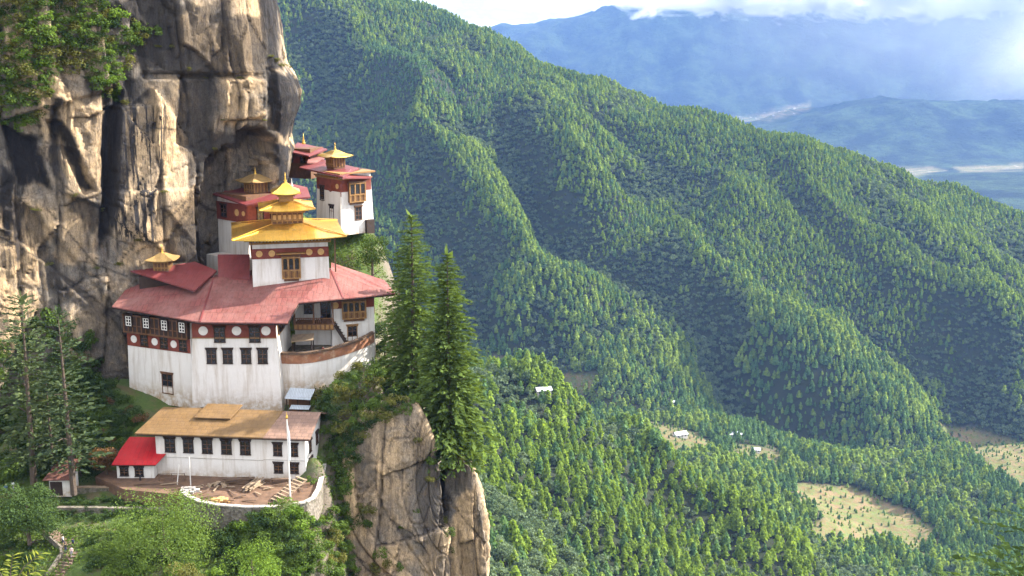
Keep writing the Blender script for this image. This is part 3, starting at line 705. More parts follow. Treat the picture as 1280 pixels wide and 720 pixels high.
for ln in [[(178, 94), (250, 92), (338, 97)], [(150, 332), (178, 292), (252, 238)], [(0, 296), (60, 330), (150, 398)], [(45, 180), (80, 232), (128, 262)], [(270, 92), (274, 150), (266, 186)], [(226, 96), (222, 150), (236, 200)], [(330, 0), (334, 90)], [(276, 0), (280, 92)],
           [(188, 158), (228, 162)], [(283, 148), (330, 151)], [(96, 244), (112, 300), (104, 360)], [(60, 262), (120, 330), (132, 392)], [(150, 140), (144, 260)], [(70, 262), (76, 120)], [(206, 132), (196, 230), (188, 300)], [(28, 250), (44, 330), (40, 390)], [(120, 330), (160, 345)]]:
    crack = np.maximum(crack, np.exp(-(polydist(qx0 + .25 * wb, qy0 + .25 * wb2, ln, False) / 1.3) ** 2))
fattr(me, 'crack', crack); fattr(me, 'streak', pmask(qx, qy, [(140, 125), (208, 128), (192, 310), (140, 290)], 8) + .6 * pmask(qx, qy, [(0, 200), (40, 240), (36, 340), (0, 340)], 8))
def m_rock():
    k = NT('crag_rock'); c = k.coord('Object')
    n1 = k.noise(c, 0.16, 8, 0.62, 0.6); n2 = k.noise(c, 0.8, 8, 0.7, 0.3)
    n3 = k.noise(k.coord('Object', (1, 1, 0.16)), 0.9, 7, 0.65, 0.4)
    st = k.noise(k.coord('Object', (1, 1, 0.035)), 1.25, 5, 0.6, 0.2)
    grey = k.mix(n2, (0.095, 0.081, 0.067), (0.285, 0.245, 0.198)); tan = k.mix(n2, (0.310, 0.200, 0.098), (0.62, 0.45, 0.265))
    f = k.math('ADD', k.math('MULTIPLY', k.attr('tan'), 0.75), k.math('MULTIPLY', k.math('SUBTRACT', n1, 0.42), 2.2))
    f = k.math('ADD', f, k.math('MULTIPLY', k.attr('tone'), 0.9))
    col = k.mix(f, grey, tan)
    col = k.mix(1.0, col, k.ramp(k.math('ADD', k.math('MULTIPLY', k.attr('tone'), 0.5), 0.5), [(0.15, 0.50), (0.5, 1.0), (0.85, 1.35)]), 'MULTIPLY')
    col = k.mix(k.ramp(n3, [(0.52, 0.0), (0.68, 0.75)]), col, (0.115, 0.085, 0.062))
    col = k.mix(k.ramp(k.noise(c, 0.33, 6, .7, .5), [(0.6, 0.0), (0.72, 0.55)]), col, (0.33, 0.20, 0.075))
    dm = k.math('MULTIPLY', k.attr('dark'), k.ramp(k.math('ADD', k.math('MULTIPLY', n3, .6), k.math('MULTIPLY', n2, .4)), [(0.28, 0.72), (0.46, 1.0)]))
    col = k.mix(dm, col, k.mix(n2, (0.007, 0.006, 0.007), (0.027, 0.024, 0.023)))
    sm = k.math('MULTIPLY', k.ramp(st, [(0.46, 0.0), (0.53, 1.0)]), k.math('ADD', k.math('MULTIPLY', k.attr('streak'), 0.9), 0.10))
    col = k.mix(sm, col, (0.030, 0.027, 0.027))
    col = k.mix(k.math('MULTIPLY', k.attr('crack'), 0.85), col, (0.030, 0.024, 0.020))
    gr = k.noise(k.coord('Object', (1, 1, 0.32)), 2.2, 8, 0.72, 0.5)
    col = k.mix(1.0, col, k.ramp(gr, [(0.30, 0.50), (0.48, 1.0), (0.72, 1.2)]), 'MULTIPLY')
    n4 = k.noise(k.coord('Object', (1, 1, .6)), 5.5, 6, .75)
    col = k.mix(1.0, col, k.ramp(n4, [(0.34, 0.58), (0.52, 1.0), (0.70, 1.22)]), 'MULTIPLY')
    vo = k.n('TexVoronoi', feature='DISTANCE_TO_EDGE'); vo.inputs['Scale'].default_value = .30; wv = k.n('VectorMath', operation='ADD'); nv = k.n('TexNoise'); nv.inputs['Scale'].default_value = .5; nv.inputs['Detail'].default_value = 5
    cv_ = k.coord('Object', (1, 1, .28)); k.l(cv_, nv.inputs['Vector']); k.l(cv_, wv.inputs[0]); k.l(nv.outputs['Color'], wv.inputs[1]); k.l(wv.outputs[0], vo.inputs['Vector'])
    col = k.mix(k.ramp(vo.outputs['Distance'], [(0.0, .35), (0.02, 0.0)]), col, (0.02, 0.016, 0.014))
    hgt = k.math('ADD', k.math('MULTIPLY', gr, 0.8), k.math('MULTIPLY', n2, 0.4))
    hgt = k.math('ADD', hgt, 0.0) if False else k.math('ADD', k.math('MULTIPLY', hgt, 1.0), k.math('ADD', k.math('MULTIPLY', n3, 0.4), k.math('MULTIPLY', n4, 0.35)))
    return k.bsdf(col, 0.88, 0, hgt, 0.75, 0.9, 0.2)
M['rock'] = m_rock()
cliff = link('cliff', me, M['rock']); tag(cliff, 'towering tan and black streaked rock face behind the monastery', 'cliff', kind='structure')

def rock_block(name, outline, zb, Yl, Yr, depth, seed, label, tan_polys, dark_polys, nx=190, nz=190, k=.95):
    """a crag whose top edge follows an outline: front, right side and a cap running back"""
    ox = np.array([p[0] for p in outline], float); t = np.linspace(0, 1, nx)
    d = np.concatenate([[0], np.cumsum(np.hypot(np.diff(ox), np.diff([p[1] for p in outline])))]); d /= d[-1]
    pxs = np.interp(t, d, ox); pys = np.interp(t, d, [p[1] for p in outline]); Y = Yl + (Yr - Yl) * t
    X = []; Zt = []
    for a, b, c in zip(pxs, pys, Y): p = at(a, b, c); X.append(p.x); Zt.append(p.z)
    X = np.array(X); Zt = np.array(Zt); zz = []
    rows = []
    m = int(nz * .25)
    for i in range(m):                                   # cap
        u = 1 - i / m; rows.append(np.stack([X - u * depth * .12, Y + u * depth, Zt - u * 1.5 * np.ones(nx)], 1))
    for i in range(nz):
        u = i / (nz - 1); rows.append(np.stack([X + 0 * u, Y - 0.10 * u * (Zt - zb), Zt + (zb - Zt) * u], 1))
    V = np.array(rows)
    e = 30; W = []
    for i in range(1, e + 1):                            # right side wraps back
        q = V[:, -1, :].copy(); q[:, 1] += depth * 1.3 * i / e; q[:, 0] -= 2.5 * (i / e) ** 2; W.append(q)
    V = np.concatenate([V, np.stack(W, 1)], 1); N = grid_normals(V)
    s = np.cumsum(np.concatenate([np.zeros((len(V), 1)), np.linalg.norm(np.diff(V, axis=1), axis=2) * .7], 1), 1)
    if N[m + nz // 2, nx // 2, 1] > 0: N = -N
    rel, cr = rock_relief(V[..., 0] + V[..., 1] * .6, V[..., 2], seed, k); V = V + N * rel[..., None]
    me = mesh_np(name, V.reshape(-1, 3), grid_faces(*V.shape[:2])); qx, qy = proj(V[..., 0], V[..., 1], V[..., 2])
    wb = 5 * fbm(V[..., 0] / 4, V[..., 2] / 6, V[..., 1] / 5, 4, .55, 5)
    tn = np.full(qx.shape, -1.1); dk = np.zeros(qx.shape)
    for pl, v in tan_polys: tn = np.maximum(tn, v * pmask(qx + wb, qy + wb, pl, 5))
    for pl, v in dark_polys: dk = np.maximum(dk, v * pmask(qx + wb, qy + wb, pl, 5))
    fattr(me, 'dark', dk); fattr(me, 'tan', tn); fattr(me, 'tone', BLOCK_TONE); fattr(me, 'crack', cr); fattr(me, 'streak', np.full(qx.shape, .12))
    o = link(name, me, M['rock']); return tag(o, label, 'rock', kind='structure')
slab = rock_block('rock_buttress', [(415, 600), (428, 560), (440, 535), (462, 520), (490, 510), (516, 506), (528, 522), (541, 552), (551, 590), (556, 640), (560, 760)], -118, 207, 204, 9, 21,
    'grey rock buttress below the conifers', [([(470, 560), (500, 540), (520, 700), (480, 720)], .45), ([(420, 540), (450, 560), (440, 720), (425, 720)], .6)], [([(515, 530), (545, 560), (560, 720), (530, 720)], .45), ([(440, 530), (470, 560), (465, 720), (445, 720)], .3)])
pil = rock_block('rock_pillar', [(545, 640), (553, 600), (562, 580), (576, 571), (588, 585), (596, 612), (602, 650), (606, 690), (611, 760)], -118, 208, 206, 8, 35,
    'pointed rock pillar with a straw coloured streaked face', [([(572, 620), (598, 612), (604, 730), (562, 730)], 1.6)], [([(560, 570), (592, 580), (590, 612), (565, 615)], .55), ([(545, 600), (562, 620), (560, 730), (545, 730)], .8)], 90, 110)

# ------------------------------------------------------------------ the slope the monastery stands on
HC = [tuple(at(*a)) for a in [(0, 620, 197), (50, 600, 201), (0, 560, 212), (0, 700, 178), (40, 662, 186), (75, 668, 185), (110, 655, 187), (160, 655, 187), (80, 722, 174), (200, 724, 172), (300, 724, 175), (400, 722, 179), (424, 722, 184),
      (220, 648, 190), (300, 655, 187.5), (380, 655, 189), (410, 625, 197), (424, 570, 206), (480, 502, 214), (512, 512, 211), (440, 484, 219), (466, 462, 227), (400, 482, 223), (536, 600, 216), (520, 585, 214), (120, 545, 210), (40, 500, 214), (150, 520, 212)]]
HC += [(-29, 203, -99), (-30.5, 194, -102), (-26.5, 207.5, -86), (-25, 212, -68), (-22, 208, -92), (-20, 213, -76), (-51, 219, -67.6), (-70, 224, -66.6), (-60, 206, -77), (-48, 206, -77), (-38, 205, -77), (-64, 196, -77.5), (-48, 192, -79), (-36, 195, -79), (-50, 238, -62), (-40, 242, -58), (-70, 238, -64), (-30, 264, -44), (-40, 262, -41), (-31, 240, -55), (-28, 250, -52),
       (-14, 202, -110), (-10, 214, -125), (-9, 236, -130), (-2, 222, -170), (-16, 252, -95), (0, 272, -150), (-4, 292, -140), (-20, 188, -114), (0, 180, -145), (-26, 178, -104), (-100, 150, -100), (-50, 150, -104), (-30, 150, -118), (-130, 200, -76), (-130, 160, -92), (-115, 230, -70), (-60, 290, -50), (-100, 280, -60)]
HC = np.array(HC, float); HW = rbf_fit(HC, 4.0)
def slope_h(x, y): return rbf_eval(HC, HW, 4.0, np.asarray(x, float), np.asarray(y, float))
gx, gy = np.meshgrid(np.arange(-138, -7, .7), np.arange(148, 300, .7))
gz = slope_h(gx, gy) + .5 * fbm(gx / 5, gy / 5, gx * 0, 4, .55, 91)
me = mesh_np('hillside', np.stack([gx, gy, gz], -1).reshape(-1, 3), grid_faces(*gx.shape), True)
def m_hill():
    k = NT('slope_soil'); c = k.coord('Object'); n1 = k.noise(c, .25, 8, .65); n2 = k.noise(c, 1.5, 6, .7)
    col = k.mix(n2, (0.030, 0.050, 0.016), (0.085, 0.120, 0.032)); col = k.mix(k.ramp(n1, [(.5, 0.), (.65, .8)]), col, (0.105, 0.078, 0.048))
    ge = k.n('NewGeometry'); sx = k.n('SeparateXYZ'); k.l(ge.outputs['True Normal'], sx.inputs[0])
    rk = k.mix(k.noise(k.coord('Object', (1, 1, .3)), .8, 8, .7), (0.05, 0.042, 0.034), (0.20, 0.165, 0.125))
    col = k.mix(k.ramp(sx.outputs[2], [(.30, 1.), (.52, 0.)]), col, rk)
    return k.bsdf(col, .95, 0, n2, .8, .4, .1)
M['soil'] = m_hill()
hill = link('hillside', me, M['soil']); tag(hill, 'steep green slope carrying the monastery terraces', 'slope', kind='structure')
from mathutils.bvhtree import BVHTree
def bvh_of(objs):
    vs = []; fs = []
    for o in objs:
        b = len(vs); vs += [v.co[:] for v in o.data.vertices]; fs += [tuple(b + i for i in p.vertices) for p in o.data.polygons]
    return BVHTree.FromPolygons(vs, fs)
GROUND = bvh_of([cliff, slab, pil, hill])
def cast(px, py):
    d = at(px, py, 100).normalized(); h = GROUND.ray_cast(Vector((0, 0, 0)), d, 600)
    return h[0], h[1]
# ================================================================== building materials
def m_wall():
    k = NT('limewashed_wall'); c = k.coord('Object'); n1 = k.noise(c, .35, 8, .65); n2 = k.noise(k.coord('Object', (1, 1, .10)), .95, 8, .72)
    col = k.mix(n1, (0.505, 0.47, 0.425), (0.63, 0.60, 0.56)); col = k.mix(k.ramp(n2, [(.48, 0.), (.68, .75)]), col, (0.36, 0.30, 0.235))
    gz = k.n('SeparateXYZ'); k.l(k.coord('Object'), gz.inputs[0])
    low = k.math('MULTIPLY', k.attr('grime'), k.ramp(k.noise(c, .8, 7, .7), [(.36, 0.), (.60, 1.)]))
    col = k.mix(low, col, (0.30, 0.215, 0.13))
    return k.bsdf(col, .92, 0, k.noise(c, 3.5, 6, .65), .35, .08, .15)
def m_sheet(name, col, var, w, h, seam, rough=.55, metal=0.0, spec=.35, fade=None):
    """painted metal sheet roof: seams, laps and weathered patches"""
    k = NT(name); c = k.coord('Object'); br = k.n('TexBrick'); k.l(c, br.inputs['Vector'])
    br.inputs['Scale'].default_value = 1; br.inputs['Brick Width'].default_value = w; br.inputs['Row Height'].default_value = h
    br.inputs['Mortar Size'].default_value = seam; br.inputs['Mortar Smooth'].default_value = .2; br.offset = .5
    lo = tuple(v * (1 - var) for v in col); hi = tuple(min(1, v * (1 + var)) for v in col)
    br.inputs['Color1'].default_value = (*lo, 1); br.inputs['Color2'].default_value = (*hi, 1); br.inputs['Mortar'].default_value = (*[v * .72 for v in col], 1)
    cc = br.outputs['Color']
    n1 = k.noise(c, .22, 7, .65)
    if fade: cc = k.mix(k.ramp(n1, [(.35, 0.), (.68, .8)]), cc, fade)
    cc = k.mix(k.ramp(k.noise(k.coord('Object', (1, .3, 1)), 1.6, 7, .7), [(.50, 0.), (.72, .6)]), cc, tuple(v * .5 for v in col))
    cc = k.mix(k.ramp(k.noise(c, .7, 8, .75), [(.56, 0.), (.70, .35)]), cc, (0.10, 0.07, 0.055))
    bs = k.math('SUBTRACT', 1.0, br.outputs['Fac'])
    return k.bsdf(cc, rough, metal, bs, .5, .05, spec)
def m_stone():
    k = NT('rubble_stone'); c = k.coord('Object'); v = k.n('TexVoronoi'); v.inputs['Scale'].default_value = 2.2; k.l(c, v.inputs['Vector']); n = k.noise(c, 4, 6, .65)
    col = k.mix(k.math('MULTIPLY', n, 1.1), (0.065, 0.055, 0.043), (0.19, 0.165, 0.135)); col = k.mix(.6, col, k.ramp(v.outputs['Color'], [(.2, .15), (.8, .85)]), 'SOFT_LIGHT')
    col = k.mix(k.ramp(k.noise(c, .5, 6, .7), [(.5, 0.), (.7, .6)]), col, (0.07, 0.085, 0.035))
    return k.bsdf(col, .95, 0, v.outputs['Distance'], .8, .12, .1)
M['wall'] = m_wall(); M['stone'] = m_stone()
M['pink_roof'] = m_sheet('faded_red_sheet', (0.150, 0.048, 0.041), .20, 1.0, 2.3, .09, rough=.75, spec=.15, fade=(0.205, 0.105, 0.090))
M['red_roof'] = m_sheet('dark_red_sheet', (0.130, 0.022, 0.022), .16, 1.0, 2.2, .08, fade=(0.15, 0.040, 0.037))
M['hut_roof'] = m_sheet('scarlet_sheet', (0.36, 0.005, 0.010), .14, .8, 9, .08, .6, fade=(0.40, 0.03, 0.03))
M['brown_roof'] = m_sheet('ochre_brown_sheet', (0.135, 0.076, 0.027), .16, 1.2, 1.0, .09, fade=(0.165, 0.10, 0.045))
M['rose_roof'] = m_sheet('rosy_brown_sheet', (0.175, 0.105, 0.075), .14, 1.2, 1.0, .09)
M['rust_roof'] = m_sheet('rusted_sheet', (0.12, 0.05, 0.035), .3, .8, 3, .05, .8)
M['tin'] = m_sheet('pale_corrugated_tin', (0.42, 0.46, 0.50), .1, .3, 6, .06, .4, .3)
M['gold'] = m_sheet('gilded_sheet', (0.62, 0.36, 0.055), .16, 1.3, 6, .05, .34, .85, .5, fade=(0.72, 0.48, 0.13))
M['old_gold'] = m_sheet('dull_gilded_sheet', (0.34, 0.22, 0.085), .2, 1.0, 6, .04, .5, .5)
M['maroon'] = m_plain('maroon_frieze', (0.150, 0.036, 0.022), .8, .35, 1.2)
M['timber_dark'] = m_plain('dark_timber', (0.030, 0.017, 0.011), .8, .45, 1.5)
M['timber'] = m_plain('brown_timber', (0.110, 0.052, 0.024), .75, .4, 1.5)
M['ochre'] = m_plain('painted_ochre_timber', (0.235, 0.125, 0.040), .7, .4, 2.5)
M['ochre_disc'] = m_plain('ochre_disc_paint', (0.42, 0.25, 0.095), .8, .2)
M['white_paint'] = m_plain('white_paint', (0.58, 0.55, 0.50), .7, .12)
M['glass'] = m_plain('dark_window_glass', (0.012, 0.011, 0.011), .25, .3, .8, bump=0, spec=.4)
M['earth'] = m_plain('brown_earth', (0.115, 0.066, 0.040), .95, .45, .8, bump=.8, dirt=(0.085, 0.055, 0.036))
M['plank'] = m_plain('weathered_plank', (0.235, 0.170, 0.110), .85, .35, 1.5)
M['plank_dark'] = m_plain('old_plank', (0.105, 0.066, 0.042), .85, .35, 1.5)
M['cap'] = m_plain('pale_coping', (0.36, 0.33, 0.285), .9, .3, 1.2, dirt=(0.20, 0.17, 0.12))
M['rubble'] = m_plain('pale_rubble', (0.27, 0.25, 0.225), .9, .3, 2)
M['cloth_white'] = m_plain('white_cloth', (0.72, 0.72, 0.74), .85, .08, 2)
M['blue_sheet'] = m_plain('blue_tarpaulin', (0.04, 0.11, 0.24), .6, .2, 2)

WCACHE = {}
def window(par, x, y, z, w, h, rz=0.0, style='plain', label=None, frame='timber_dark', name='window', muntin='timber'):
    """a framed window facing -y; (x, y, z) is its middle on the wall face"""
    key = (round(w, 2), round(h, 2), style, frame, muntin)
    if key not in WCACHE:
        a, b = w / 2, h / 2; f = MB(); t = .16
        f.box(-a - t, -a, -.12, .22, -b, b).box(a, a + t, -.12, .22, -b, b)
        f.box(-a - t - .12, a + t + .12, -.20, .22, b, b + .30); f.box(-a - t - .22, a + t + .22, -.27, .2, b + .30, b + .42); f.box(-a - t - .06, a + t + .06, -.18, .22, -b - .16, -b)
        n = max(4, int((w + .6) / .35))
        for i in range(n): q = -a - t - .12 + (w + 2 * t + .24) * (i + .5) / n; f.box(q - .07, q + .07, -.36, -.2, b + .12, b + .28)
        g = MB(); g.box(-a + .002, a - .002, -.035, .2, -b + .002, b - .002)
        mt = MB(); nx_ = {'plain': 2, 'grid': 2, 'bay': 3}[style]; nz_ = {'plain': 3, 'grid': 3, 'bay': 3}[style]; q = .045 if style != 'grid' else .075
        for i in range(1, nx_): u = -a + w * i / nx_; mt.box(u - q, u + q, -.09, -.036, -b + .01, b - .01)
        for i in range(1, nz_): u = -b + h * i / nz_; mt.box(-a + .01, a - .01, -.08, -.038, u - q, u + q)
        if style == 'grid': mt.box(-a, -a + .16, -.085, -.037, -b, b).box(a - .16, a, -.085, -.037, -b, b).box(-a + .16, a - .16, -.084, -.037, b - .16, b).box(-a + .16, a - .16, -.084, -.037, -b, -b + .16)
        def mk(m, nm, mat):
            me = bpy.data.meshes.new(nm); me.from_pydata(m.v, [], m.f); me.update(); me.materials.append(M[mat]); return me
        WCACHE[key] = (mk(f, 'window', frame), mk(g, 'pane', 'glass'), mk(mt, 'glazing_bar', muntin))
    fm, gm, mm = WCACHE[key]
    o = link(name, fm, None, par, (x, y, z)); o.rotation_euler = (0, 0, rz)
    link('pane', gm, None, o); link('glazing_bar', mm, None, o)
    if label: o['label'] = label
    return o
def disc(par, x, y, z, r, mat, rz=0.0, name='medallion'):
    b = MB(); n = 20
    vs = [(r * math.cos(2 * math.pi * k / n), 0, r * math.sin(2 * math.pi * k / n)) for k in range(n)]; vs += [(p[0], .12, p[2]) for p in vs]
    b.add(vs, [tuple(range(n)), tuple(reversed(range(n, 2 * n)))] + [(k, n + k, n + (k + 1) % n, (k + 1) % n) for k in range(n)])
    o = b.build(name, M[mat], par); o.location = (x, y - .07, z); o.rotation_euler = (0, 0, rz); return o
def wall_part(par, name, mb, mat='wall', grime=None):
    o = mb.build(name, M[mat], par)
    me = o.data
    if grime is not None:                       # stained plaster near the foot: refine so that the stain keeps its own edge
        bm = bmesh.new(); bm.from_mesh(me); bmesh.ops.subdivide_edges(bm, edges=bm.edges[:], cuts=9, use_grid_fill=True); bm.to_mesh(me); bm.free()
        zv = np.array([v.co.z for v in me.vertices]); fattr(me, 'grime', 1 - sstep(grime[0], grime[1], zv))
    return o
def dentils(mb, x0, x1, y, z, step=.55, s=.14, d=.3):
    n = max(2, int((x1 - x0) / step))
    for i in range(n + 1): u = x0 + (x1 - x0) * i / n; mb.box(u - s, u + s, y - d, y, z - s, z + s)
def finial(par, z, s=1.0, mat='gold', x=0, y=0):
    b = MB(); b.lathe(x, y, [(.34 * s, z - .15), (.40 * s, z + .12 * s), (.20 * s, z + .30 * s), (.30 * s, z + .55 * s), (.12 * s, z + .85 * s), (.17 * s, z + 1.05 * s), (.07 * s, z + 1.3 * s), (.015, z + 2.2 * s)], 12)
    return b.build('finial', M[mat], par, smooth=True)
def pinnacle(par, x, y, z, bw, bh, rw, rh, mat='old_gold', rz=0.0, fs=.8):
    """a little roofed lantern; everything is a part of the building it crowns"""
    b = MB(); b.box(x - bw / 2, x + bw / 2, y - bw / 2, y + bw / 2, z - .6, z + bh); o = b.build('lantern', M['timber'], par)
    t = MB()
    for i in range(5):
        u = x - bw / 2 + bw * i / 4
        t.box(u - .09, u + .09, y - bw / 2 - .10, y - bw / 2 - .002, z - .1, z + bh); t.box(x + bw / 2 + .002, x + bw / 2 + .10, y - bw / 2 + bw * i / 4 - .09, y - bw / 2 + bw * i / 4 + .09, z - .1, z + bh)
    for zz_ in (z + bh * .25, z + bh * .85): t.box(x - bw / 2 - .16, x + bw / 2 + .16, y - bw / 2 - .16, y - bw / 2 - .101, zz_ - .1, zz_ + .1)
    t.box(x - bw / 2 - .35, x + bw / 2 + .35, y - bw / 2 - .35, y + bw / 2 + .35, z + bh, z + bh + .22); t.build('lantern_frame', M['ochre'], o)
    r = MB(); r.hiproof(x, y, rw / 2, rw / 2, z + bh + .22, z + bh + .22 + rh, rw * .10, rw * .10, .14, rh * .22); r.build('lantern_roof', M[mat], o)
    finial(o, z + bh + .2 + rh, fs, 'gold', x, y)
    return o
def loc(T, p):
    """world point to the local frame of a thing"""
    return (Matrix.Translation(T.location) @ Matrix.Rotation(T.rotation_euler[2], 4, 'Z')).inverted() @ Vector(p)
def roof_slab(T, name, pts, mat, th=.22, extra=()):
    b = MB()
    for poly in [pts, *extra]: b.slab([loc(T, p) for p in poly], th)
    return b.build(name, M[mat], T)
def onp(px, py, Y0, z0, k):
    """the sight line of a pixel meets the plane rising from (Y0, z0) with gradient k"""
    return at(px, py, (k * Y0 - z0) / (k - slope(py)))

# ------------------------------------------------------------------ main hall: central block, left wing, right gallery under one faded roof
H = thing('monastery_hall', 'large white monastery hall under one broad faded red roof, with timber galleries', 'monastery', (-51, 215, -67.4))
hx, hy, hz = H.location
b = MB(); b.frustum(-59.8 - hx, -42.9 - hx, 0, 14, -1.6, 17.0, .8, .5); wall_part(H, 'central_block', b, 'wall', (-1.0, 3.6))
yb = .42
fr = MB(); fr.box(-8.12, 7.40, .30, .44, 12.95, 15.9); fr.build('frieze', M['maroon'], H)
ct = MB(); ct.box(-8.35, 7.65, .12, .5, 15.9, 16.25); dentils(ct, -8.2, 7.5, .12, 16.4); ct.box(-8.2, 7.45, .22, .29, 12.9, 13.05); ct.build('cornice', M['ochre'], H)
for px in (255, 296.6, 333.2): disc(H, (px - 640) / FPX * 222.2 - hx, .29, 14.35, .86, 'white_paint')
for px in (275.2, 319): window(H, (px - 640) / FPX * 222.2 - hx, .3, 13.6, 1.75, 2.7)
for px in (264.5, 284.7, 307.8, 328.4): window(H, (px - 640) / FPX * 222.6 - hx, .26, 9.45, 1.5, 2.55)
rsd = MB(); rsd.box(7.30, 7.48, 1.5, 8.5, 12.9, 16.4); rsd.build('side_timber_bay', M['ochre'], H)
for yy_ in (2.6, 4.9, 7.2): window(H, 7.5, yy_, 14.6, 1.5, 2.2, math.pi / 2)
# left wing, turned back towards the crag
WA = rad(-24.5); wl = Vector((-73.6, 221.9, -67.4)); ca, sa = math.cos(WA), math.sin(WA)
def wing(x, y, z): return Vector((wl.x + x * ca - y * sa - hx, wl.y + x * sa + y * ca - hy, z))
def wing_mb(mb):
    mb.v = [tuple(wing(*v)) for v in mb.v]; return mb
b = MB(); b.frustum(0, 15.6, 0, 9, -.8, 16.2, .3, .3); wall_part(H, 'left_wing', wing_mb(b), 'wall', (0.2, 4.2))
b = MB(); b.box(.25, 15.2, .08, .32, 9.9, 12.6); wing_mb(b).build('frieze', M['maroon'], H)
for x in (1.9, 6.9, 11.4): p = wing(x, .06, 11.3); disc(H, p.x, p.y, p.z, .72, 'white_paint', WA)
for x in (4.4, 9.1, 13.6): p = wing(x, .1, 11.3); window(H, p.x, p.y, p.z, 1.5, 2.0, WA)
b = MB(); b.box(.15, 15.3, -.55, .3, 12.7, 16.2); gal = wing_mb(b).build('timber_gallery', M['timber_dark'], H)
b = MB()
for i in range(15): x = .3 + 14.8 * i / 14; b.box(x - .12, x + .12, -.68, -.552, 12.7, 16.1)
b.box(.1, 15.35, -.74, -.69, 12.62, 12.95); b.box(.1, 15.35, -.74, -.69, 14.0, 14.18); b.box(.1, 15.35, -.74, -.69, 15.9, 16.2)
wing_mb(b).build('gallery_posts', M['timber'], gal)
for x in (1.7, 5.9, 10.2, 14.3): p = wing(x, -.78, 15.0); window(H, p.x, p.y, p.z, 1.35, 1.9, WA, 'grid', 'white framed gallery window', 'timber_dark', muntin='white_paint')
p = wing(9.4, .1, 3.4); dr = window(H, p.x, p.y, p.z, 2.3, 3.7, WA, 'plain', None, 'timber', 'door')
# right gallery behind the round terrace
p0 = at(405, 400, 229); 
b = MB(); b.box(-42.5 - hx, -33.5 - hx, 228.4 - hy, 236 - hy, 7.5, 20.6); wall_part(H, 'gallery_wall', b)
rw = Vector((-35.0, 226.4, 0)); RA = rad(16)
def rwg(x, y, z): return Vector((rw.x + x * math.cos(RA) - y * math.sin(RA) - hx, rw.y + x * math.sin(RA) + y * math.cos(RA) - hy, z))
def rw_mb(mb): mb.v = [tuple(rwg(*v)) for v in mb.v]; return mb
b = MB(); b.frustum(0, 8.5, 0, 9, 6.0, 18.8, .15, .2); wall_part(H, 'right_wing', rw_mb(b), 'wall', (6.5, 8.5))
b = MB(); b.box(.1, 8.4, .02, .25, 15.9, 18.5); rw_mb(b).build('frieze', M['maroon'], H)
b = MB(); b.box(8.2, 8.5, .3, 8.8, 14.4, 18.5); rw_mb(b).build('frieze', M['maroon'], H)
p = rwg(.85, 0, 16.6); disc(H, p.x, p.y, p.z, .66, 'ochre_disc', RA)
def bay(par, c, w, h, d, rz, levels=1, arch=True):
    """a carved timber bay window leaning out of a wall"""
    m = MB(); m.box(-w / 2, w / 2, -d, 0.1, -h / 2, h / 2); m.box(-w / 2 - .2, w / 2 + .2, -d - .2, .1, h / 2, h / 2 + .25); m.box(-w / 2 + .25, w / 2 - .25, -d + .2, .1, -h / 2 - .5, -h / 2)
    o = m.build('bay_window', M['timber'], par); o.location = c; o.rotation_euler = (0, 0, rz)
    t = MB(); g = MB(); n = max(2, int(round(w / 1.15)))
    for i in range(n + 1): u = -w / 2 + w * i / n; t.box(u - .13, u + .13, -d - .13, -d - .002, -h / 2, h / 2)
    for zz_ in (-h / 2 + .1, -h / 2 + h * .38, h / 2 - .22): t.box(-w / 2 - .1, w / 2 + .1, -d - .2, -d - .131, zz_ - .11, zz_ + .11)
    for i in range(2 * n): u = -w / 2 + w * (i + .5) / (2 * n); t.box(u - .06, u + .06, -d - .19, -d - .132, -h / 2 + .1, -h / 2 + h * .38)
    for i in range(n):
        u = -w / 2 + w * (i + .5) / n; a = w / n / 2 - .2; z0 = -h / 2 + h * .44; z1 = h / 2 - .75; pts = [(u - a, z0), (u + a, z0), (u + a, z1)] + [(u + a * math.cos(q), z1 + a * math.sin(q)) for q in (math.pi / 4, math.pi / 2, 3 * math.pi / 4)] + [(u - a, z1)]
        k_ = len(pts); g.add([(x, -d - .02, z) for x, z in pts] + [(x, -d + .03, z) for x, z in pts], [tuple(range(k_)), tuple(reversed(range(k_, 2 * k_)))] + [(j, k_ + j, k_ + (j + 1) % k_, (j + 1) % k_) for j in range(k_)])
    t.build('carved_frame', M['ochre'], o); g.build('pane', M['glass'], o); return o
bay(H, rwg(4.4, .1, 15.6), 4.5, 3.6, .55, RA)
p = rwg(4.0, .1, 10.8); window(H, p.x, p.y, p.z, 1.7, 2.9, RA, 'plain', None, 'ochre', 'door')
b = MB(); b.box(-41.9 - hx, -34.2 - hx, 224.2 - hy, 228.4 - hy, 13.0, 13.4); bal = b.build('balcony_floor', M['timber'], H)
b = MB(); bx0, bx1, by = -41.9 - hx, -34.2 - hx, 224.2 - hy
b.box(bx0, bx1, by - .12, by - .002, 12.3, 13.55); b.box(bx0, bx1, by - .16, by - .121, 14.55, 14.75)
for i in range(22): x = bx0 + (bx1 - bx0) * i / 21; b.box(x - .06, x + .06, by - .1, by - .01, 13.55, 14.55)
for x in (bx0 + .15, (bx0 + bx1) / 2, bx1 - .15): b.box(x - .13, x + .13, by - .06, by + .2, 13.4, 19.2)
b.build('balcony_railing', M['timber'], bal)
b = MB()
for i in range(9): x = bx0 + .4 + (bx1 - bx0 - .8) * i / 8; b.box(x - .28, x + .28, by - .2, by - .161, 12.5, 13.35)
b.build('balcony_panel', M['ochre'], bal)
window(H, -36.2 - hx, 228.3 - hy, 15.2, 2.0, 3.2, 0, 'plain', None, 'timber', 'door')
window(H, -39.6 - hx, 228.3 - hy, 15.6, 1.6, 1.8)
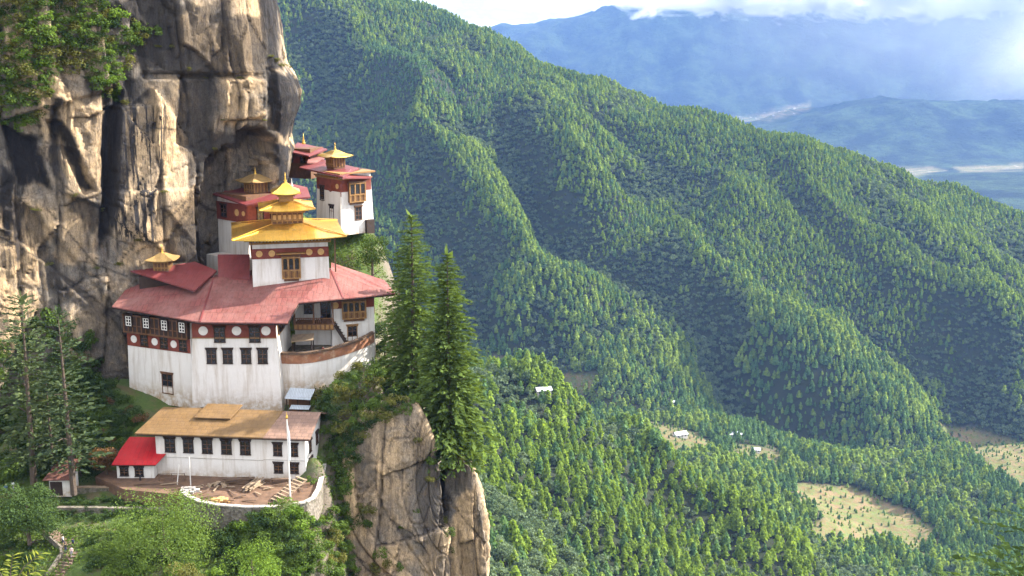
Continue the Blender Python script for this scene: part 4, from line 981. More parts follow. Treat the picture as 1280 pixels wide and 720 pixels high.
b = MB(); b.box(-42.2 - hx, -33.9 - hx, 223.6 - hy, 228.3 - hy, 18.8, 19.3); dentils(b, -42 - hx, -34 - hx, 223.6 - hy, 19.0, .7, .16); b.build('gallery_beam', M['ochre'], H)
b = MB(); b.bar(rwg(.6, -.6, 12.9), rwg(3.0, -2.4, 8.6), 1.0, .2)
for i in range(9): f = i / 8; q = rwg(.6 + 2.4 * f, -.6 - 1.8 * f, 13.1 - 4.3 * f); b.box(q.x - .5, q.x + .5, q.y - .12, q.y + .12, q.z - .05, q.z + .08)
b.build('stair', M['timber_dark'], H)
# the broad faded roof
A = at(140, 383, 220); B = at(250, 402.5, 212.2); Cc = at(359, 403.5, 212.2); k_ = .39; Y0_, z0_ = 212.2, B.z
D = onp(373, 378, Y0_, z0_, k_); E = at(429, 373, 222.6); T1 = onp(267, 347, Y0_, z0_, k_); T2 = onp(414, 338, Y0_, z0_, k_); G = at(494, 366.5, 229.6); Hh = at(414, 328, 236); T0 = at(165, 352, 229); T2b = at(320, 338, 231)
roof_slab(H, 'main_roof', [B, Cc, D, E, T2, T1], 'pink_roof')
roof_slab(H, 'right_roof', [E, G, Hh, T2], 'pink_roof', .22, ([G, Vector((-26, 240, -48.5)), Hh],))
roof_slab(H, 'wing_roof', [A, B, T1, T0], 'pink_roof', .22)
roof_slab(H, 'rear_roof', [p - Vector((0, -.5, 1.3)) for p in (T1, T2, Hh, Vector((-48, 238, -43.6)), Vector((-60, 236, -45.5)))], 'pink_roof', .22)
b = MB()
for p, q in ((A, B), (B, Cc), (Cc, D), (D, E), (E, G)):
    p = loc(H, p) - Vector((0, 0, .36)); q = loc(H, q) - Vector((0, 0, .36)); b.bar(p + Vector((0, .35, 0)), q + Vector((0, .35, 0)), .2, .34)
    n = int((q - p).length / .8)
    for i in range(n + 1): r_ = p.lerp(q, (i + .2) / (n + .4)); b.box(r_.x - .09, r_.x + .09, r_.y + .1, r_.y + 2.2, r_.z - .05, r_.z + .14)
b.build('eaves_rafter', M['timber_dark'], H)
b = MB(); zr = 18.3 - 2.2
b.box(-8.3, 8, .3, 10, 16.98, 17.25); b.build('eaves_soffit', M['timber_dark'], H)
b = MB()
for p, q in ((B, T1), (E, T2)): b = MB(); b.bar(loc(H, p) + Vector((0, 0, .06)), loc(H, q) + Vector((0, 0, .06)), .3, .12); b.build('roof_hip', M['red_roof'], H)
# round terrace with its parapet
TP = [atz(px, py, -58.0 + 1.6 * max(0, (px - 400) / 66)) for px, py in ((350, 441), (362, 441.5), (376, 441.5), (390, 440), (404, 437.5), (418, 434), (430, 430.5), (442, 426.5), (452, 422.5), (460, 418.5), (466, 415))]
T = thing('terrace_wall', 'curved white terrace wall with a brown band and stone coping below the balcony', 'wall', TP[0] + Vector((0, 0, -6)))
def strip(mb, pts, off0, off1, z0, z1):
    """a wall following a plan curve, from outer offset off0 to inner offset off1"""
    n = len(pts); vs = []
    for i, p in enumerate(pts):
        d = pts[min(i + 1, n - 1)] - pts[max(i - 1, 0)]; nv = Vector((d.y, -d.x, 0)).normalized()
        for o_, z in ((off0, z0), (off0, z1), (off1, z1), (off1, z0)): q = p + nv * o_; vs.append((q.x, q.y, z + (p.z - pts[0].z)))
    fs = [(i * 4 + j, i * 4 + (j + 1) % 4, i * 4 + 4 + (j + 1) % 4, i * 4 + 4 + j) for i in range(n - 1) for j in range(4)] + [(0, 1, 2, 3), tuple(4 * n - 4 + j for j in (3, 2, 1, 0))]
    mb.add(vs, fs); return mb
TL = [loc(T, p) for p in TP]
b = strip(MB(), TL, .25, -.5, -4, 4.2); wall_part(T, 'wall', b, 'wall', (-2.0, 3.2))
strip(MB(), TL, .32, .252, 4.0, 5.7).build('brown_band', m_plain('brown_wash', (0.235, 0.105, 0.055), .9, .35, .8, dirt=(0.40, 0.30, 0.20)), T)
strip(MB(), TL, .25, -.5, 4.202, 5.75).build('parapet', M['wall'], T)
b = strip(MB(), TL, .5, -.7, 5.752, 5.95)
for i in range(len(TL) - 1):
    for j in range(5):
        q = TL[i].lerp(TL[i + 1], j / 5); b.box(q.x - .28, q.x + .28, q.y - .5, q.y + .5, q.z - TL[0].z + 5.95, q.z - TL[0].z + 6.12 + random.uniform(-.04, .06))
b.build('coping', M['plank_dark'], T)
b = MB(); fl = [q for q in TL] + [loc(T, (-26, 234, 0)), loc(T, (-43, 232, 0))]; b.slab([(q.x, q.y, 4.9) for q in fl], .4); b.build('terrace_floor', M['stone'], T)
s = thing('lean_to', 'small timber lean-to with a plank roof inside the round terrace', 'shelter', (-42.0, 221.5, -59.2))
b = MB(); b.slab([(0, -.4, 2.6), (4.2, -.2, 2.9), (4.0, 2.6, 3.5), (-.2, 2.4, 3.3)], .15); b.build('roof', M['plank'], s)
b = MB()
for x, y in ((.2, 0), (3.8, .1), (.2, 2), (3.8, 2.2)): b.box(x - .09, x + .09, y - .09, y + .09, 0, 2.7 + .25 * y)
b.build('post', M['timber_dark'], s)

# ------------------------------------------------------------------ shrine with the dark red roof against the crag
S1 = thing('red_roof_shrine', 'dark red roofed shrine tucked against the rock left of the golden roofs', 'shrine', (-66, 226, -47.5))
b = MB(); b.box(-5.5, 6.5, -.5, 8, -3, 2.6); wall_part(S1, 'wall', b, 'timber_dark')
roof_slab(S1, 'roof', [at(163, 338, 226.5), at(243, 363, 219.6), at(271, 338, 228), at(226, 320, 235)], 'red_roof', .3)
roof_slab(S1, 'annex_roof', [at(273, 350, 225.6), at(312, 349, 225.2), at(312, 318, 233), at(272, 318, 233)], 'red_roof', .3)
q = loc(S1, at(204, 336, 228)); pinnacle(S1, q.x, q.y, q.z, 2.7, 1.7, 5.4, 1.2)
# ------------------------------------------------------------------ temple with the golden roofs
TA = rad(13); G0 = thing('golden_temple', 'white temple with tiered golden roofs and spire above the broad faded red roof', 'temple', (-49.2, 223.0, -46.6), TA)
W_ = 14.6
b = MB(); b.frustum(0, W_, 0, 12, -2, 9.3, .25, .2); wall_part(G0, 'wall', b, 'wall', (-.6, 1.2))
b = MB(); b.box(.12, W_ - .12, .02, .24, 5.5, 7.45); b.build('frieze', M['maroon'], G0)
b = MB(); b.box(-.02, .2, .3, 11.6, 5.5, 7.45); b.build('frieze', M['maroon'], G0)
for f in (.10, .26, .74, .89): disc(G0, W_ * f, .02, 6.5, .62, 'ochre_disc')
b = MB(); b.box(-.3, W_ + .3, -.45, 12.3, 8.35, 8.65); dentils(b, -.2, W_ + .2, -.45, 8.85, .6, .16); b.build('cornice', M['ochre'], G0)
b = MB(); b.box(-1.2, W_ + 1.2, -1.4, 13, 9.1, 9.45); b.box(-2.2, W_ + 2.2, -2.4, 14, 9.45, 9.62); b.build('soffit', M['timber_dark'], G0)
bay(G0, (W_ * .5, .06, 3.7), 3.3, 4.3, .45, 0); b = MB(); b.box(W_ * .5 - 2.7, W_ * .5 + 2.7, -1.1, .1, 6.35, 6.6); b.build('window_canopy', M['ochre'], G0)
b = MB(); b.box(W_ + .9, W_ + 1.15, -.9, -.65, 2.6, 9.2); b.build('corner_post', M['timber'], G0)
cx_, cy_ = W_ / 2 - .2, 7.0
b = MB(); b.hiproof(cx_, cy_, 10.6, 10.6, 9.62, 11.5, 3.1, 3.1, .2, .35); r1 = b.build('lower_roof', M['gold'], G0)
b = MB()
for sx in (-1, 1):
    for sy in (-1, 1): b = MB(); b.bar((cx_ + sx * 10.6, cy_ + sy * 10.6, 10.02), (cx_ + sx * 3.1, cy_ + sy * 3.1, 11.56), .22, .16); b.build('roof_hip', M['gold'], r1)
b = MB(); b.box(cx_ - 2.9, cx_ + 2.9, cy_ - 2.9, cy_ + 2.9, 11.3, 14.2); l1 = b.build('lower_lantern', M['timber'], G0)
b = MB(); g = MB()
for i in range(7): u = -2.9 + 5.8 * i / 6; b.box(cx_ + u - .12, cx_ + u + .12, cy_ - 3.04, cy_ - 2.902, 11.4, 14.1)
b.box(cx_ - 3.0, cx_ + 3.0, cy_ - 3.12, cy_ - 3.041, 12.0, 12.25); b.box(cx_ - 3.4, cx_ + 3.4, cy_ - 3.4, cy_ + 3.4, 13.6, 13.85); b.box(cx_ - 4, cx_ + 4, cy_ - 4, cy_ + 4, 14.0, 14.3); dentils(b, cx_ - 3.9, cx_ + 3.9, cy_ - 4, 14.1, .55, .14, .2)
b.build('lantern_frame', M['ochre'], l1)
for i in range(6): u = -2.9 + 5.8 * (i + .5) / 6; g.box(cx_ + u - .28, cx_ + u + .28, cy_ - 2.97, cy_ - 2.905, 12.3, 13.2)
g.build('pane', M['ochre_disc'], l1)
b = MB(); b.hiproof(cx_, cy_, 5.3, 5.3, 14.3, 15.6, 1.6, 1.6, .16, .3); r2 = b.build('middle_roof', M['gold'], G0)
b = MB()
for sx in (-1, 1):
    for sy in (-1, 1): b = MB(); b.bar((cx_ + sx * 5.3, cy_ + sy * 5.3, 14.65), (cx_ + sx * 1.6, cy_ + sy * 1.6, 15.64), .16, .12); b.build('roof_hip', M['gold'], r2)
b = MB(); b.box(cx_ - 1.35, cx_ + 1.35, cy_ - 1.35, cy_ + 1.35, 15.4, 16.9); b.box(cx_ - 1.7, cx_ + 1.7, cy_ - 1.7, cy_ + 1.7, 16.55, 16.75); b.box(cx_ - 2.1, cx_ + 2.1, cy_ - 2.1, cy_ + 2.1, 16.9, 17.1); l2 = b.build('upper_lantern', M['ochre'], G0)
b = MB(); b.hiproof(cx_, cy_, 2.75, 2.75, 17.1, 19.0, .45, .45, .14, .35); b.build('upper_roof', M['gold'], G0); finial(G0, 18.95, 1.0, 'gold', cx_, cy_)
# ------------------------------------------------------------------ temple under the overhang
CA = rad(-41.3); C0 = thing('cliff_temple', 'maroon banded temple under the rock overhang behind the golden spire', 'temple', (-61, 246, -39.6), CA)
b = MB(); b.frustum(0, 10.2, 0, 14, -7, 8.2, .15); wall_part(C0, 'wall', b, 'wall', (-6, -3))
b = MB(); b.box(.05, 10.15, -.08, .2, 2.9, 6.6); b.build('frieze', M['maroon'], C0); b = MB(); b.box(9.98, 10.3, .1, 13.5, 2.9, 6.6); b.build('frieze', M['maroon'], C0)
b = MB(); b.box(-.1, 10.35, -.15, 14, 7.5, 8.4); b.build('cornice', M['timber'], C0)
window(C0, 2.6, -.1, 4.8, 1.6, 2.2); window(C0, 10.3, 3.2, 4.4, 1.4, 2.4, math.pi / 2); window(C0, 10.3, 6.6, 4.4, 1.4, 2.4, math.pi / 2); disc(C0, 7.0, -.08, 4.8, .7, 'ochre_disc'); disc(C0, 9.2, -.08, 4.8, .5, 'ochre_disc')
roof_slab(C0, 'roof', [at(261, 240, 246.5), at(307, 256, 237), at(346, 249, 239.5), at(364, 229, 251), at(314, 225, 253)], 'red_roof', .3)
roof_slab(C0, 'side_roof', [at(346, 249.6, 239.6), at(388, 246, 243), at(384, 234, 251), at(364, 229.4, 251.2)], 'red_roof', .3)
q = loc(C0, at(320, 239, 245)); pinnacle(C0, q.x, q.y, q.z, 3.2, 1.9, 5.8, 1.4)
q = loc(C0, at(365, 236, 246)); finial(C0, q.z + .2, .9, 'white_paint', q.x, q.y)
FW = thing('foundation_wall', 'stained white foundation wall stepping down the rock left of the golden temple', 'wall', (-61.5, 243, -46), CA)
b = MB(); b.frustum(-1, 11, -1.2, 3, -3, 2.4, .2); wall_part(FW, 'wall', b, 'wall', (-3, 2.5))
# ------------------------------------------------------------------ tower at the edge of the crag and the chapel behind it
UA = rad(-48); U0 = thing('corner_tower', 'white corner tower with carved bay window standing highest on the right of the crag', 'tower', (-42.7, 259.0, -42.5), UA)
b = MB(); b.frustum(0, 9.6, 0, 8.6, 1.2, 14.4, .4, .4); wall_part(U0, 'wall', b, 'wall', (1.2, 2.6))
b = MB(); b.box(.3, 9.35, .28, .5, 8.6, 13.0); b.build('frieze', M['maroon'], U0)
b = MB(); b.box(9.08, 9.36, .5, 8.2, 10.4, 13.0); b.build('frieze', M['maroon'], U0)
b = MB(); b.box(.1, 9.6, .1, 8.4, 13.0, 13.3); dentils(b, .2, 9.5, .1, 13.5, .6, .15); b.box(-.3, 10.2, -.3, 8.8, 14.2, 14.5); b.build('cornice', M['ochre'], U0)
disc(U0, 8.2, .27, 11.6, .55, 'ochre_disc'); disc(U0, 5.6, .27, 11.0, .8, 'maroon')
window(U0, 6.0, .2, 5.6, 1.3, 3.2); bay(U0, (9.3, 4.2, 10.2), 4.0, 4.2, .7, math.pi / 2); window(U0, 9.5, 4.6, 5.6, 1.5, 2.6, math.pi / 2, 'plain', None, 'timber'); window(U0, 2.4, .25, 9.6, 1.3, 2.8)
b = MB(); b.box(9.5, 10.3, 6.2, 8.2, 1.0, 4.0); b.build('timber_frame', M['timber_dark'], U0)
roof_slab(U0, 'roof', [at(374, 209, 262), at(429, 221, 249.5), at(449, 210, 258), at(398, 198, 269)], 'red_roof', .3)
roof_slab(U0, 'side_roof', [at(428, 222, 249.3), at(464, 221.5, 256.5), at(453, 213, 261), at(438, 212, 256)], 'red_roof', .3)
b = MB(); b.slab([loc(U0, at(441, 212, 256.5)), loc(U0, at(467, 215, 261)), loc(U0, at(463, 211.5, 263.5)), loc(U0, at(444, 208.5, 260))], .22); b.build('rear_eave', M['timber_dark'], U0)
q = loc(U0, at(419.5, 207, 259)); pinnacle(U0, q.x, q.y, q.z, 2.8, 1.8, 5.6, 1.3, 'gold')
X0 = thing('upper_chapel', 'little red roofed chapel peeping from behind the rock above the tower', 'chapel', at(378, 205, 269), rad(-20))
b = MB(); b.box(-4, 3.2, -2, 4, -3, 3.6); wall_part(X0, 'wall', b, 'timber')
b = MB(); b.box(-4.1, 3.3, -2.1, -2.01, .4, 1.9); b.build('frieze', M['maroon'], X0); window(X0, 1.4, -2.1, 1.4, 1.1, 1.7)
roof_slab(X0, 'roof', [at(360, 189, 266), at(386, 194.5, 264), at(409, 186, 270), at(372, 178, 275)], 'red_roof', .3)
roof_slab(X0, 'lower_roof', [at(384, 203, 263), at(402, 203, 266), at(408, 193, 272), at(386, 195, 268)], 'pink_roof', .25)
q = loc(X0, at(379.5, 181, 270)); finial(X0, q.z + .3, 1.1, 'gold', q.x, q.y)

# ------------------------------------------------------------------ long house on the courtyard
P0 = atz(197, 592, -75.2); P1 = atz(383, 599, -75.2); LA = math.atan2(P1.y - P0.y, P1.x - P0.x); LL = (P1 - P0).length
Lh = thing('long_house', 'long white two storey house under an ochre brown roof on the earth courtyard', 'house', P0, LA)
b = MB(); b.box(0, LL, 0, 11.5, -1.5, 7.9); wall_part(Lh, 'wall', b, 'wall', (-.8, 2.2))
b = MB(); b.add([(LL, 0, 7.9), (LL, 11.5, 7.9), (LL, 5.75, 9.9), (LL - .3, 0, 7.9), (LL - .3, 11.5, 7.9), (LL - .3, 5.75, 9.9)], [(0, 1, 2), (5, 4, 3), (0, 2, 5, 3), (1, 4, 5, 2), (0, 3, 4, 1)]); b.build('gable', M['wall'], Lh)
def lx(px): return (px - 196) / (383 - 197) * LL
for px in (214, 237, 260.5, 284.5, 308): window(Lh, lx(px), 0, 5.35, 1.55, 2.35)
for px in (348, 367.5): window(Lh, lx(px), 0, 5.2, 1.25, 2.0); window(Lh, lx(px), 0, 1.85, 1.25, 1.6)
window(Lh, LL, 3.0, 5.0, 1.1, 2.0, math.pi / 2); window(Lh, LL, 7.5, 5.0, 1.1, 2.0, math.pi / 2); window(Lh, LL, 3.0, 1.4, 1.3, 2.6, math.pi / 2, name='door')
b = MB(); b.box(lx(198), lx(330), -.07, -.002, 3.1, 3.22); b.box(lx(330), LL, -.07, -.002, 3.3, 3.4); b.build('string_course', M['cap'], Lh)
b = MB(); b.slab([(-3.0, -1.6, 7.9), (lx(334), -1.6, 7.9), (lx(344), 6.2, 10.3), (-.8, 6.2, 10.3)], .22); b.build('ochre_roof', M['brown_roof'], Lh)
b = MB(); b.slab([(lx(334) + .01, -1.6, 7.88), (LL + 1.3, -1.6, 7.88), (LL + 1.3, 6.2, 10.24), (lx(344) + .01, 6.2, 10.24)], .22); b.build('rosy_roof', M['rose_roof'], Lh)
b = MB(); b.slab([(-.8, 6.21, 10.28), (LL + 1.4, 6.21, 10.22), (LL + 1.4, 13, 7.9), (-1.5, 13, 7.9)], .22); b.build('rear_roof', M['rose_roof'], Lh)
b = MB(); x0, x1 = lx(241), lx(284); b.slab([(x0 - .3, 2.6, 9.75), (x1, 2.6, 9.75), (x1 + 1.0, 6.8, 11.0), (x0 + .8, 6.8, 11.0)], .2); sk = b.build('raised_roof_panel', M['brown_roof'], Lh)
b = MB(); b.box(x0 + .2, x1 - .1, 3.0, 6.4, 8.95, 9.6); b.build('opening', M['timber_dark'], sk)
b = MB(); b.box(-2.7, LL + 1.2, -1.5, -1.3, 7.45, 7.67)
for i in range(34): x = -2.6 + (LL + 3.7) * i / 33; b.box(x - .08, x + .08, -1.3, .1, 7.5, 7.66)
b.build('eaves_rafter', M['timber_dark'], Lh)
# ------------------------------------------------------------------ hut with the scarlet roof
Q0 = atz(147, 602, -76.0); Q1 = atz(193, 602.5, -76.0); HL = (Q1 - Q0).length
Hu = thing('small_hut', 'small white hut with a bright scarlet sheet roof beside the long house', 'hut', Q0)
b = MB(); b.box(0, HL, 0, 5.5, -1.2, 3.5); wall_part(Hu, 'wall', b, 'wall', (-.6, .8))
window(Hu, HL * .2, 0, 1.9, 1.2, 1.5); window(Hu, HL * .6, 0, 1.8, 1.2, 1.5)
b = MB(); b.slab([(-.5, -1.0, 3.5), (HL + .7, -1.0, 3.5), (HL + 2.4, 3.2, 5.2), (HL + .3, 6.2, 6.0), (.6, 6.2, 6.1), (.1, 3.0, 5.2)], .12); b.build('roof', M['hut_roof'], Hu)
b = MB(); b.box(-.4, HL + .6, -.9, -.78, 3.2, 3.37); b.build('fascia', M['timber_dark'], Hu)
R0 = atz(61, 614, -76.3); Sh = thing('small_shed', 'low shed with a rusty lean-to roof behind the stone wall', 'shed', R0)
b = MB(); b.box(.2, 3.9, 0, 3.5, -1, 2.3); wall_part(Sh, 'wall', b, 'wall', (-.5, 1)); b = MB(); b.slab([(-.6, -.9, 2.3), (4.1, -.9, 2.4), (4.6, 4, 4.6), (1.0, 4, 4.7)], .12); b.build('roof', M['rust_roof'], Sh)
b = MB(); b.box(.3, 2.4, -.03, .1, -.8, 1.7); b.build('opening', M['timber_dark'], Sh)
N0_ = atz(358, 512, -67.6); Tn = thing('tin_shed', 'small open shed roofed with pale corrugated tin behind the long house', 'shed', N0_)
b = MB(); b.slab([(-.2, -.4, 2.3), (4.6, -.6, 2.1), (5.0, 2.6, 3.2), (.3, 2.8, 3.4)], .1); b.slab([(.8, -1.4, .6), (4.4, -1.5, .5), (4.6, -.3, .9), (1.0, -.2, 1.0)], .08); b.build('roof', M['tin'], Tn)
b = MB(); b.box(.2, 4.3, 1.6, 2.3, -1, 2.3); b.build('back_wall', M['timber'], Tn); b = MB()
for x, y in ((.1, 0), (4.4, -.2), (2.2, -.1)): b.box(x - .08, x + .08, y - .08, y + .08, -1, 2.2)
b.build('post', M['timber_dark'], Tn)
pl = thing('masonry_plinth', 'low white masonry block in front of the left wing door', 'plinth', atz(180, 505, -69.4), rad(-14))
b = MB(); b.frustum(0, 7.2, 0, 4.5, -1.5, 3.4, .12); wall_part(pl, 'wall', b, 'wall', (-.8, 1.6)); b = MB(); b.box(-.12, 7.3, -.12, 4.6, 3.402, 3.6); b.build('coping', M['cap'], pl)

# ------------------------------------------------------------------ courtyard, walls, pole and clutter
CPX = [(229, 616), (238, 622), (250, 627), (275, 631.5), (309, 634), (340, 633.5), (364, 631.5), (382, 628), (392, 622), (398, 611), (402, 597), (405, 583), (407, 568)]
CWALL = [atz(px, py, -74.9) for px, py in CPX]
cy0 = [Vector((p.x, p.y, -75.35)) for p in CWALL]
poly = cy0 + [Vector((-34.2, 209, -75.35)), Vector((-71, 209, -75.35)), Vector((-73, 199, -75.35)), Vector((-66, 193, -75.35))]
b = MB(); b.slab(poly, 3.0); cyo = b.build('courtyard_ground', M['earth']); tag(cyo, 'bare brown earth of the walled courtyard', 'ground', kind='structure')
W0 = thing('courtyard_wall', 'curved retaining wall with pale coping stones round the earth courtyard', 'wall', CWALL[4] - Vector((0, 0, 3)))
CL = [loc(W0, p) for p in CWALL]
strip(MB(), CL, .28, -.28, -1.6, 2.98).build('wall', M['stone'], W0)
b = MB()
for i in range(len(CL) - 1):
    n = max(1, int((CL[i + 1] - CL[i]).length / 1.0))
    for j in range(n):
        p = CL[i].lerp(CL[i + 1], (j + .06) / n); q = CL[i].lerp(CL[i + 1], (j + .94) / n); p.z = q.z = 3.08 + random.uniform(-.03, .05); b.bar(p, q, .8, .2)
b.build('coping', M['cap'], W0)
GWP = [atz(px, py, -76.4) for px, py in ((78, 610), (110, 609), (150, 609.5), (185, 610), (215, 613), (231, 616))]
GW = thing('stone_wall', 'old grey stone garden wall running below the scarlet roofed hut', 'wall', GWP[0] - Vector((0, 0, 1.5)))
GL = [loc(GW, p) for p in GWP]; strip(MB(), GL, .3, -.3, -1.5, 1.5).build('wall', M['stone'], GW)
strip(MB(), GL, .4, -.4, 1.502, 1.66).build('coping', M['plank'], GW)
lw = [atz(px, py, -78.6) for px, py in ((72, 640), (110, 640), (160, 641), (210, 641))]
LW = thing('terrace_bank_wall', 'mossy lower bank wall above the bright lawn', 'wall', lw[0]); strip(MB(), [loc(LW, p) for p in lw], .3, -.5, -1.0, .9).build('wall', M['stone'], LW)
p = atz(363, 626, -75.3); FP = thing('flag_pole', 'tall thin white pole with a gilded tip in the courtyard', 'pole', p)
b = MB(); b.tube([(0, 0, -.5), (-.03, 0, 7), (-.06, 0, 14.2)], [.15, .12, .09], 8); b.build('shaft', M['white_paint'], FP); b = MB(); b.lathe(-.06, 0, [(.12, 14.2), (.22, 14.5), (.10, 14.8), (.02, 15.4)], 10); b.build('tip', M['gold'], FP)
b = MB(); b.add([(.1, .0, 7.0), (.34, .02, 7.1), (.40, -.02, 9), (.34, .03, 11.5), (.1, 0, 13.2), (.1, .05, 7.0), (.34, .07, 7.1), (.40, .03, 9), (.34, .08, 11.5), (.1, .05, 13.2)], [(0, 1, 2, 3, 4), (9, 8, 7, 6, 5), (0, 5, 6, 1), (1, 6, 7, 2), (2, 7, 8, 3), (3, 8, 9, 4), (4, 9, 5, 0)]); b.build('flag', M['cloth_white'], FP)
def small(name, label, cat, px, py, z, mbf, mat, rz=0.0, group=None):
    m = MB(); mbf(m); o = m.build(name, M[mat]); o.location = atz(px, py, z); o.rotation_euler = (0, 0, rz); return tag(o, label, cat, group)
def ramp(m):
    m.bar((-1.1, 0, 0), (-1.1, 6, 2.6), .18, .25); m.bar((1.1, 0, 0), (1.1, 6, 2.6), .18, .25)
    for i in range(9): f = (i + .5) / 9; m.box(-1.25, 1.25, 6 * f - .22, 6 * f + .2, 2.6 * f + .06, 2.6 * f + .2)
small('plank_stair', 'flight of plank steps leaning up in the right half of the courtyard', 'steps', 343, 628, -75.3, ramp, 'plank', rad(-42))
def pile(m):
    rr = random.Random(3)
    for i in range(22):
        a = rr.uniform(-.25, .25); z = .12 + .17 * (i // 5); x = rr.uniform(-.4, .4); y = (i % 5) * .35; L2 = rr.uniform(1.6, 2.6)
        m.bar((x - L2 * math.cos(a), y - L2 * math.sin(a), z), (x + L2 * math.cos(a), y + L2 * math.sin(a), z + rr.uniform(-.05, .1)), .24, .12)
small('timber_pile', 'stack of old boards against the front of the long house', 'timber', 296, 605, -75.3, pile, 'plank_dark', .05)
def board(L2, w=.3): return lambda m: m.bar((-L2 / 2, 0, .1), (L2 / 2, 0, .35), w, .09)
BDS = [(300, 622, 2.0, .3), (322, 618, 2.2, -.9), (336, 612, 1.8, .2), (256, 616, 2.2, 1.1), (288, 610, 1.8, -.4), (312, 627, 2.4, -.1), (330, 602, 2.2, .05), (364, 612, 1.6, .8), (248, 610, 2.0, -.6), (222, 612, 2.2, .2), (290, 617, 3.2, -1.0), (318, 604, 2.6, 1.2), (262, 622, 3.4, .25), (284, 627, 2.6, -.2), (306, 612, 2.4, .9), (238, 612, 3.6, .5), (212, 606, 3.0, .1), (184, 606, 4.5, .05), (330, 610, 3.0, -.5), (352, 607, 2.8, .1), (270, 612, 2.2, 1.4), (375, 612, 2.4, -1.1)]
for i, (px, py, L2, a) in enumerate(BDS): small('loose_board', 'single loose board lying on the bare courtyard earth', 'board', px, py, -75.3, board(L2), random.choice(['plank', 'plank_dark']), a, 'loose boards strewn over the courtyard')
def heap(seed, n, r):
    def f(m):
        rr = random.Random(seed)
        for i in range(n):
            x, y = rr.gauss(0, r), rr.gauss(0, r * .6); s_ = rr.uniform(.12, .42); z = max(0, .5 - .3 * math.hypot(x, y))
            m.hexa([(x + s_ * rr.uniform(.5, 1.2) * a, y + s_ * rr.uniform(.5, 1.2) * b_, z + s_ * c_ * rr.uniform(.5, .9)) for c_ in (-1, 1) for a, b_ in ((-1, -1), (1, -1), (1, 1), (-1, 1))])
    return f
small('rubble_heap', 'heap of broken boards and plaster in the left of the courtyard', 'rubble', 272, 607, -75.3, heap(1, 26, .9), 'plank')
small('timber_pile', 'low stack of boards beside the plank steps', 'timber', 322, 609, -75.3, pile, 'plank', 1.2)
small('rubble_heap', 'low spill of white debris by the courtyard wall end', 'rubble', 236, 614, -75.3, heap(2, 30, .9), 'rubble')
small('rubble_heap', 'yellowish debris at the foot of the courtyard wall', 'rubble', 276, 627, -75.3, heap(3, 24, .7), 'ochre_disc')
small('rubble_heap', 'brown rubble beside the plinth below the left wing', 'rubble', 160, 507, -69, heap(4, 90, 2.4), 'plank_dark')
small('rock_heap', 'boulders piled at the foot of the central block corner', 'rocks', 262, 508, -67.9, heap(6, 40, 1.4), 'stone')
def bench(m):
    m.box(-1.6, 1.6, -.35, .35, .75, .85)
    for x in (-1.4, 1.4):
        for y in (-.28, .28): m.box(x - .05, x + .05, y - .05, y + .05, 0, .75)
small('trestle_table', 'thin legged work table against the right part of the long house front', 'table', 350, 604, -75.3, bench, 'plank_dark')
for i, (px, py, h_) in enumerate([(221.5, 606, 3.6), (238.5, 607, 5.2)]): small('thin_post', ['short leaning white post by the hut corner', 'taller thin post left in the courtyard'][i], 'post', px, py, -75.4, lambda m, h_=h_, i=i: m.tube([(0, 0, 0), (.5 * (1 - i), 0, h_)], [.09, .07], 6), 'white_paint')
def fence(m):
    for x in (0, 2.2, 4.4): m.box(x - .06, x + .06, -.06, .06, 0, 1.3)
    m.bar((0, 0, 1.25), (4.4, 0, 1.2), .09, .09); m.bar((0, 0, .6), (4.4, 0, .62), .08, .08)
small('railing', 'wooden rail between the hut and the long house', 'railing', 199, 601, -75.3, fence, 'plank_dark', .05)
small('tarpaulin_bundle', 'blue covered bundle behind the scarlet roof', 'bundle', 190, 541, -70.6, lambda m: m.frustum(-.8, .8, -.6, .6, 0, 1.3, .25), 'blue_sheet')
M['step_stone'] = m_plain('worn_step', (0.17, 0.115, 0.08), .9, .4, 1.2, bump=.5)
def steps(pts, n, w, name, label):
    o = thing(name, label, 'stairs', pts[0]); m = MB(); pts = [p - pts[0] for p in pts]
    seg = len(pts) - 1
    for i in range(n):
        f = (i + .5) / n * seg; k_ = min(int(f), seg - 1); p = pts[k_].lerp(pts[k_ + 1], f - k_); d = (pts[k_ + 1] - pts[k_]).normalized(); sx = Vector((d.y, -d.x, 0)).normalized() * (w / 2 * random.uniform(.9, 1.1)); dd = Vector((d.x, d.y, 0)).normalized() * .17
        vs = [p - sx - dd, p + sx - dd, p + sx + dd, p - sx + dd]; m.hexa([v - Vector((0, 0, .6)) for v in vs] + [v + Vector((0, 0, .02)) for v in vs])
    m.build('tread', M['step_stone'], o)
    r = MB()
    for a, b_ in zip(pts[:-1], pts[1:]):
        d = (b_ - a).normalized(); sx = Vector((d.y, -d.x, 0)).normalized() * (w / 2 + .35); r.bar(a + sx * .95 + Vector((0, 0, .2)), b_ + sx * .95 + Vector((0, 0, .2)), .35, .9)
    r.build('side_wall', M['stone'], o); return o
SPT = [at(63, 664, 184), at(87, 685, 180.5), at(88, 693, 178.5), at(68, 724, 174)]
steps(SPT, 24, 2.1, 'stone_staircase', 'stone staircase with people on it at the lower left')

